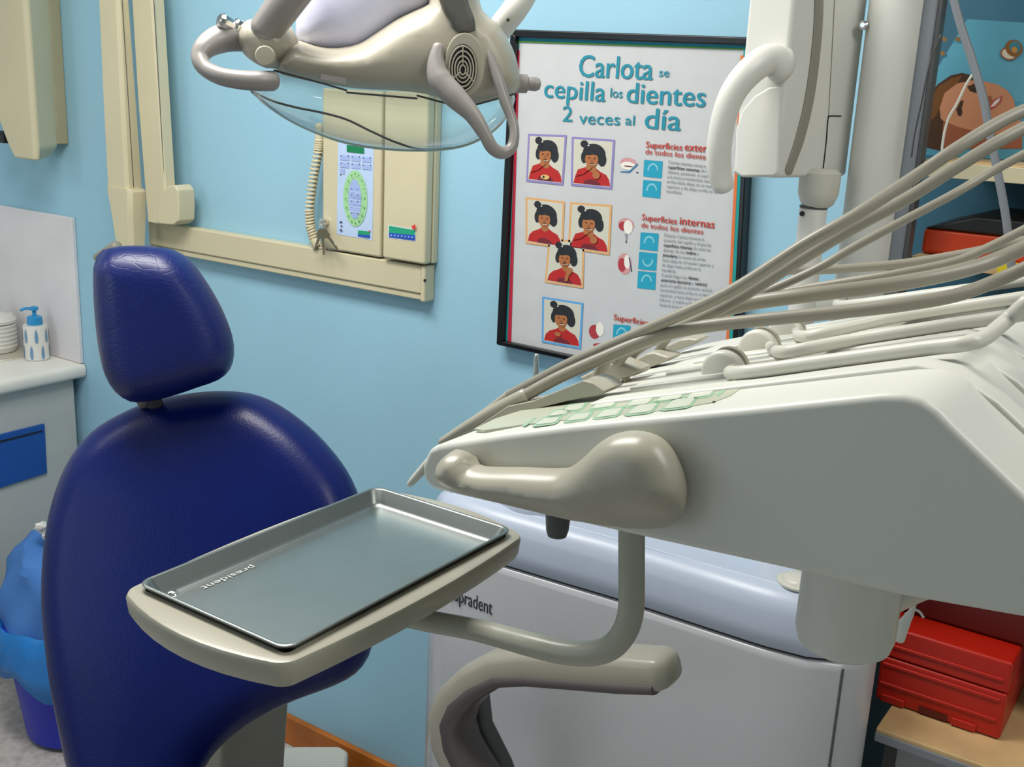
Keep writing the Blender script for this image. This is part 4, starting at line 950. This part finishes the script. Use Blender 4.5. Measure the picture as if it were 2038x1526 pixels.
# hub
hub = [(476, 52), (492, 40), (520, 36), (560, 40), (582, 56), (594, 80), (590, 100), (572, 124), (552, 137), (530, 136), (505, 124), (484, 106), (476, 84)]
hb = inflate('arm_hub', hub, PL+nl*.02, nl, .03, .04, .04, M['lamp'], t, step=.008)
G().lathe(onP(528, 111, PL+nl*.066, nl), nl, [(.0118, -.02), (.0118, .004), (.0105, .006), (.001, .0065)], seg=32).out('hub_cap', M['lamp'], hb)
G().tube([onP(x, y, PL+nl*d, nl) for x, y, d in ((526, 62, .045), (548, 34, .05), (572, 2, .055), (620, -60, .06))], [.019, .0205, .021, .021], seg=24).out('yoke_arm', M['lampg'], t)
# C handle
G().tube([onP(x, y, PL+nl*d, nl) for x, y, d in ((485, 72, .01), (462, 72, .015), (432, 80, .025), (408, 95, .04), (398, 115, .05), (408, 136, .06), (440, 152, .07), (480, 159, .072), (515, 161, .07), (543, 161, .06))], [.0185, .0185, .0165, .0135, .0105, .0095, .0105, .0115, .0120, .0120], seg=24).out('left_handle', M['lampg'], t, label='grey-beige curved handle')
p0 = onP(470, 56, PL+nl*.02, nl); p1 = onP(443, 42, PL+nl*.03, nl)
G().lathe(p0, (p1-p0), [(.0115, -.008), (.0115, .003), (.008, .005), (.009, .012), (.0095, .020), (.007, .024), (.001, .025)], seg=10).out('knob', M['chrome'], t, sharp=20, label='chrome faceted knob')
# gray label, strap, vent
G().prism([onP(x, y, PL+nl*.071, nl) for x, y in ((639, 147), (689, 156), (689, 167), (639, 158))], nl*.006).out('label_plate', M['lampg'], t)
inflate('top_strap', [(862, -60), (912, -60), (935, 12), (944, 35), (946, 62), (932, 66), (912, 66), (900, 62), (895, 40), (880, 18)], PL+nl*.066, nl, .006, .008, .02, M['lampd'], t, step=.006, label='dark grey strap')
vp = PL+nl*.073
G().prism([onP(x, y, vp-nl*.008, nl) for x, y in oval(924, 128, 40, 63, 40, 0)], nl*.009).out('vent_cover', M['lamp'], t, bevel=.002)
vg = G().prism([onP(x, y, vp, nl) for x, y in oval(921, 136, 29, 48, 40, 0)], nl*.0025).out('vent_recess', M['dark'], t)
for s_ in (.93, .74, .55, .36, .2):
    P = [onP(x, y, vp+nl*.004, nl) for x, y in oval(921, 136+(1-s_)*4, 29*s_, 48*s_, 32, 0)]; P.append(P[0])
    G().tube(P, .0010, seg=6, sub=1, cap=False).out('vent_ring', M['lamp'], vg)
for a in (-1.57, .6, 2.6):
    G().tube([onP(921+29*r2*math.cos(a), 138+48*r2*math.sin(a), vp+nl*.004, nl) for r2 in (.22, .6, .95)], .0009, seg=6, sub=1).out('vent_spoke', M['lamp'], vg)
# loop handle
lp = [(872, 92, .070, 11), (868, 125, .074, 17), (875, 158, .08, 23), (905, 192, .09, 22), (940, 228, .10, 16), (965, 268, .105, 12.5), (980, 294, .105, 12.5), (1000, 304, .10, 12.5), (1019, 292, .095, 11.5), (1024, 262, .09, 10), (1018, 235, .085, 10.5), (1005, 200, .08, 12), (992, 160, .075, 11.5), (978, 120, .068, 9), (968, 92, .06, 7)]
G().tube([onP(x, y, PL+nl*d, nl) for x, y, d, r in lp], [r/2178*1.42 for *_, r in lp], seg=24, flat=.9).out('loop_handle', M['lampg'], t, label='grey loop handle')
# side knob, stem
a = onP(1030, 166, PL, nl); b = onP(1062, 167, PL, nl); dk = (b-a).normalized()
G().lathe(a, dk, [(.012, -.01), (.012, .012), (.0085, .014), (.0088, .018), (.0092, .024), (.007, .029), (.001, .031)], seg=28).out('side_knob', M['lampg'], t)
# clear shield (thin bowl)
sh_ = [(496, 172), (520, 205), (560, 232), (610, 258), (670, 280), (740, 294), (810, 300), (870, 299), (930, 288), (980, 262), (1012, 230), (1026, 195), (1020, 180), (960, 178), (880, 175), (780, 170), (700, 160), (620, 150), (560, 142), (520, 142), (498, 155)]
inflate('clear_shield', sh_, PL, nl, .07, .06, .06, M['shield'], t, step=.010, label='clear plastic shield')
P = [onP(x, y, PL+nl*d, nl) for x, y, d in ((500, 180, .0), (540, 200, .03), (590, 214, .045), (640, 224, .05), (690, 238, .052), (740, 262, .048), (790, 284, .035), (840, 297, .01), (900, 294, .0))]
G().tube(P, .0014, seg=8).out('shield_rim', M['dgrey'], t, label='dark lower rim of the shield')
P = [onP(x, y, PL+nl*d, nl) for x, y, d in ((500, 182, .0), (555, 226, .01), (610, 256, .01), (680, 282, .01), (760, 296, .01), (860, 299, .01), (930, 288, .01), (985, 258, .01), (1020, 215, 0))]
G().tube(P, .0016, seg=8).out('shield_edge', cm('a9bdb8', .15), t)
for a_, b_ in (((545, 140), (650, 168)), ((650, 168), (690, 180)), ((690, 184), (830, 196)), ((830, 190), (915, 213)), ((930, 213), (1028, 186))):
    G().tube([onP(*a_, PL+nl*.045, nl), onP(*b_, PL+nl*.045, nl)], .0012, seg=6).out('shield_clip', M['dgrey'], t)
# lamp arm
t = thing('lamp_arm', onY(1000, 55, 1.25), 'curved white tube arm going up from behind the lamp head', 'arm')
G().tube([onY(x, y, Y) for x, y, Y in ((985, 72, 1.26), (1002, 48, 1.26), (1025, 18, 1.26), (1046, -18, 1.27), (1060, -70, 1.28))], [.017]*5, seg=24, up=(0, 1, 0)).out('tube', M['white'], t)
G().lathe(onY(1011, 40, 1.2425), (.3, -1, 0), [(.002, -.001), (.002, .0008)], seg=10).out('hole', M['dark'], t)

# ================================================================= WASTE BIN
bc_ = onZ(150, 1500, 0); bc_ = Vector((onZ(122, 1462, 0).x, onZ(122, 1462, 0).y+.05, 0))
t = thing('waste_bin', bc_, 'blue plastic waste bin on the floor left of the dental chair', 'bin')
br0 = .125; br1 = .165; bh = .30
zb_ = onY(60, 1180, bc_.y).z
bh = zb_-.0
G().lathe(bc_, (0, 0, 1), [(br0-.02, 0.001), (br0, .015), (br1, bh-.004), (br1+.006, bh), (br1+.006, bh+.006), (br1-.004, bh+.006), (br0-.01, .02), (.001, .02)], seg=48).out('body', M['bin'], t)
t2 = thing('bin_liner', bc_+Vector((0, 0, bh)), 'bright blue plastic liner folded over the rim of the waste bin', 'bin liner')
g = G(); R = []
for k, (r0, z0_) in enumerate(((br1-.02, bh-.05), (br1-.008, bh+.0), (br1+.008, bh+.018), (br1+.014, bh+.005), (br1+.016, bh-.04), (br1+.014, bh-.09), (br1+.012, bh-.13))):
    ring = []
    for j in range(72):
        a = 2*math.pi*j/72; w_ = .004*math.sin(a*7+k*.5)+.003*math.sin(a*13+k)
        dz_ = (.022*math.sin(a*3+.5)+.012*math.sin(a*8)) if k == 6 else (.012*math.sin(a*3+.5) if k == 5 else 0)
        ring.append(bc_+Vector(((r0+w_)*math.cos(a), (r0+w_)*math.sin(a), z0_+dz_)))
    R.append(ring)
g.rings(R, False, False).out('bag', M['bag'], t2, solid=.0015)
t3 = thing('crumpled_drape', bc_+Vector((0, 0, bh)), 'crumpled blue disposable drape heaped in the waste bin', 'drape')
g = G(); R = []
zt3 = onY(50, 1042, bc_.y).z
hh_ = zt3-bh
for k in range(9):
    u = k/8; ring = []
    for j in range(60):
        a = 2*math.pi*j/60
        rr_ = (br1-.012)*math.cos(u*1.45)**.55*(1+.09*math.sin(a*3+k*.9)+.05*math.sin(a*7-k*1.3))
        ring.append(bc_+Vector((rr_*math.cos(a)-.03*u, rr_*math.sin(a), bh-.03+(hh_+.03)*math.sin(u*math.pi/2)*(1+.07*math.sin(a*2+1)))))
    R.append(ring)
g.rings(R).out('cloth', M['cloth'], t3, sharp=30)
t4 = thing('paper_tissue', onY(95, 1060, bc_.y-.02), 'scrap of crumpled white tissue on the blue drape in the bin', 'tissue')
g = G()
for k in range(4):
    c_ = onY(82+k*9, 1048+k*9, bc_.y-.05+k*.01); P = []
    R = []
    for i in range(6):
        u = math.pi*(i+.5)/6; R.append([c_+Vector((math.sin(u)*math.cos(2*math.pi*j/9), math.sin(u)*math.sin(2*math.pi*j/9), math.cos(u)*.7))*.016*random.uniform(.6, 1.25) for j in range(9)])
    g.rings(R)
g.out('paper', M['paper'], t4, sharp=20)
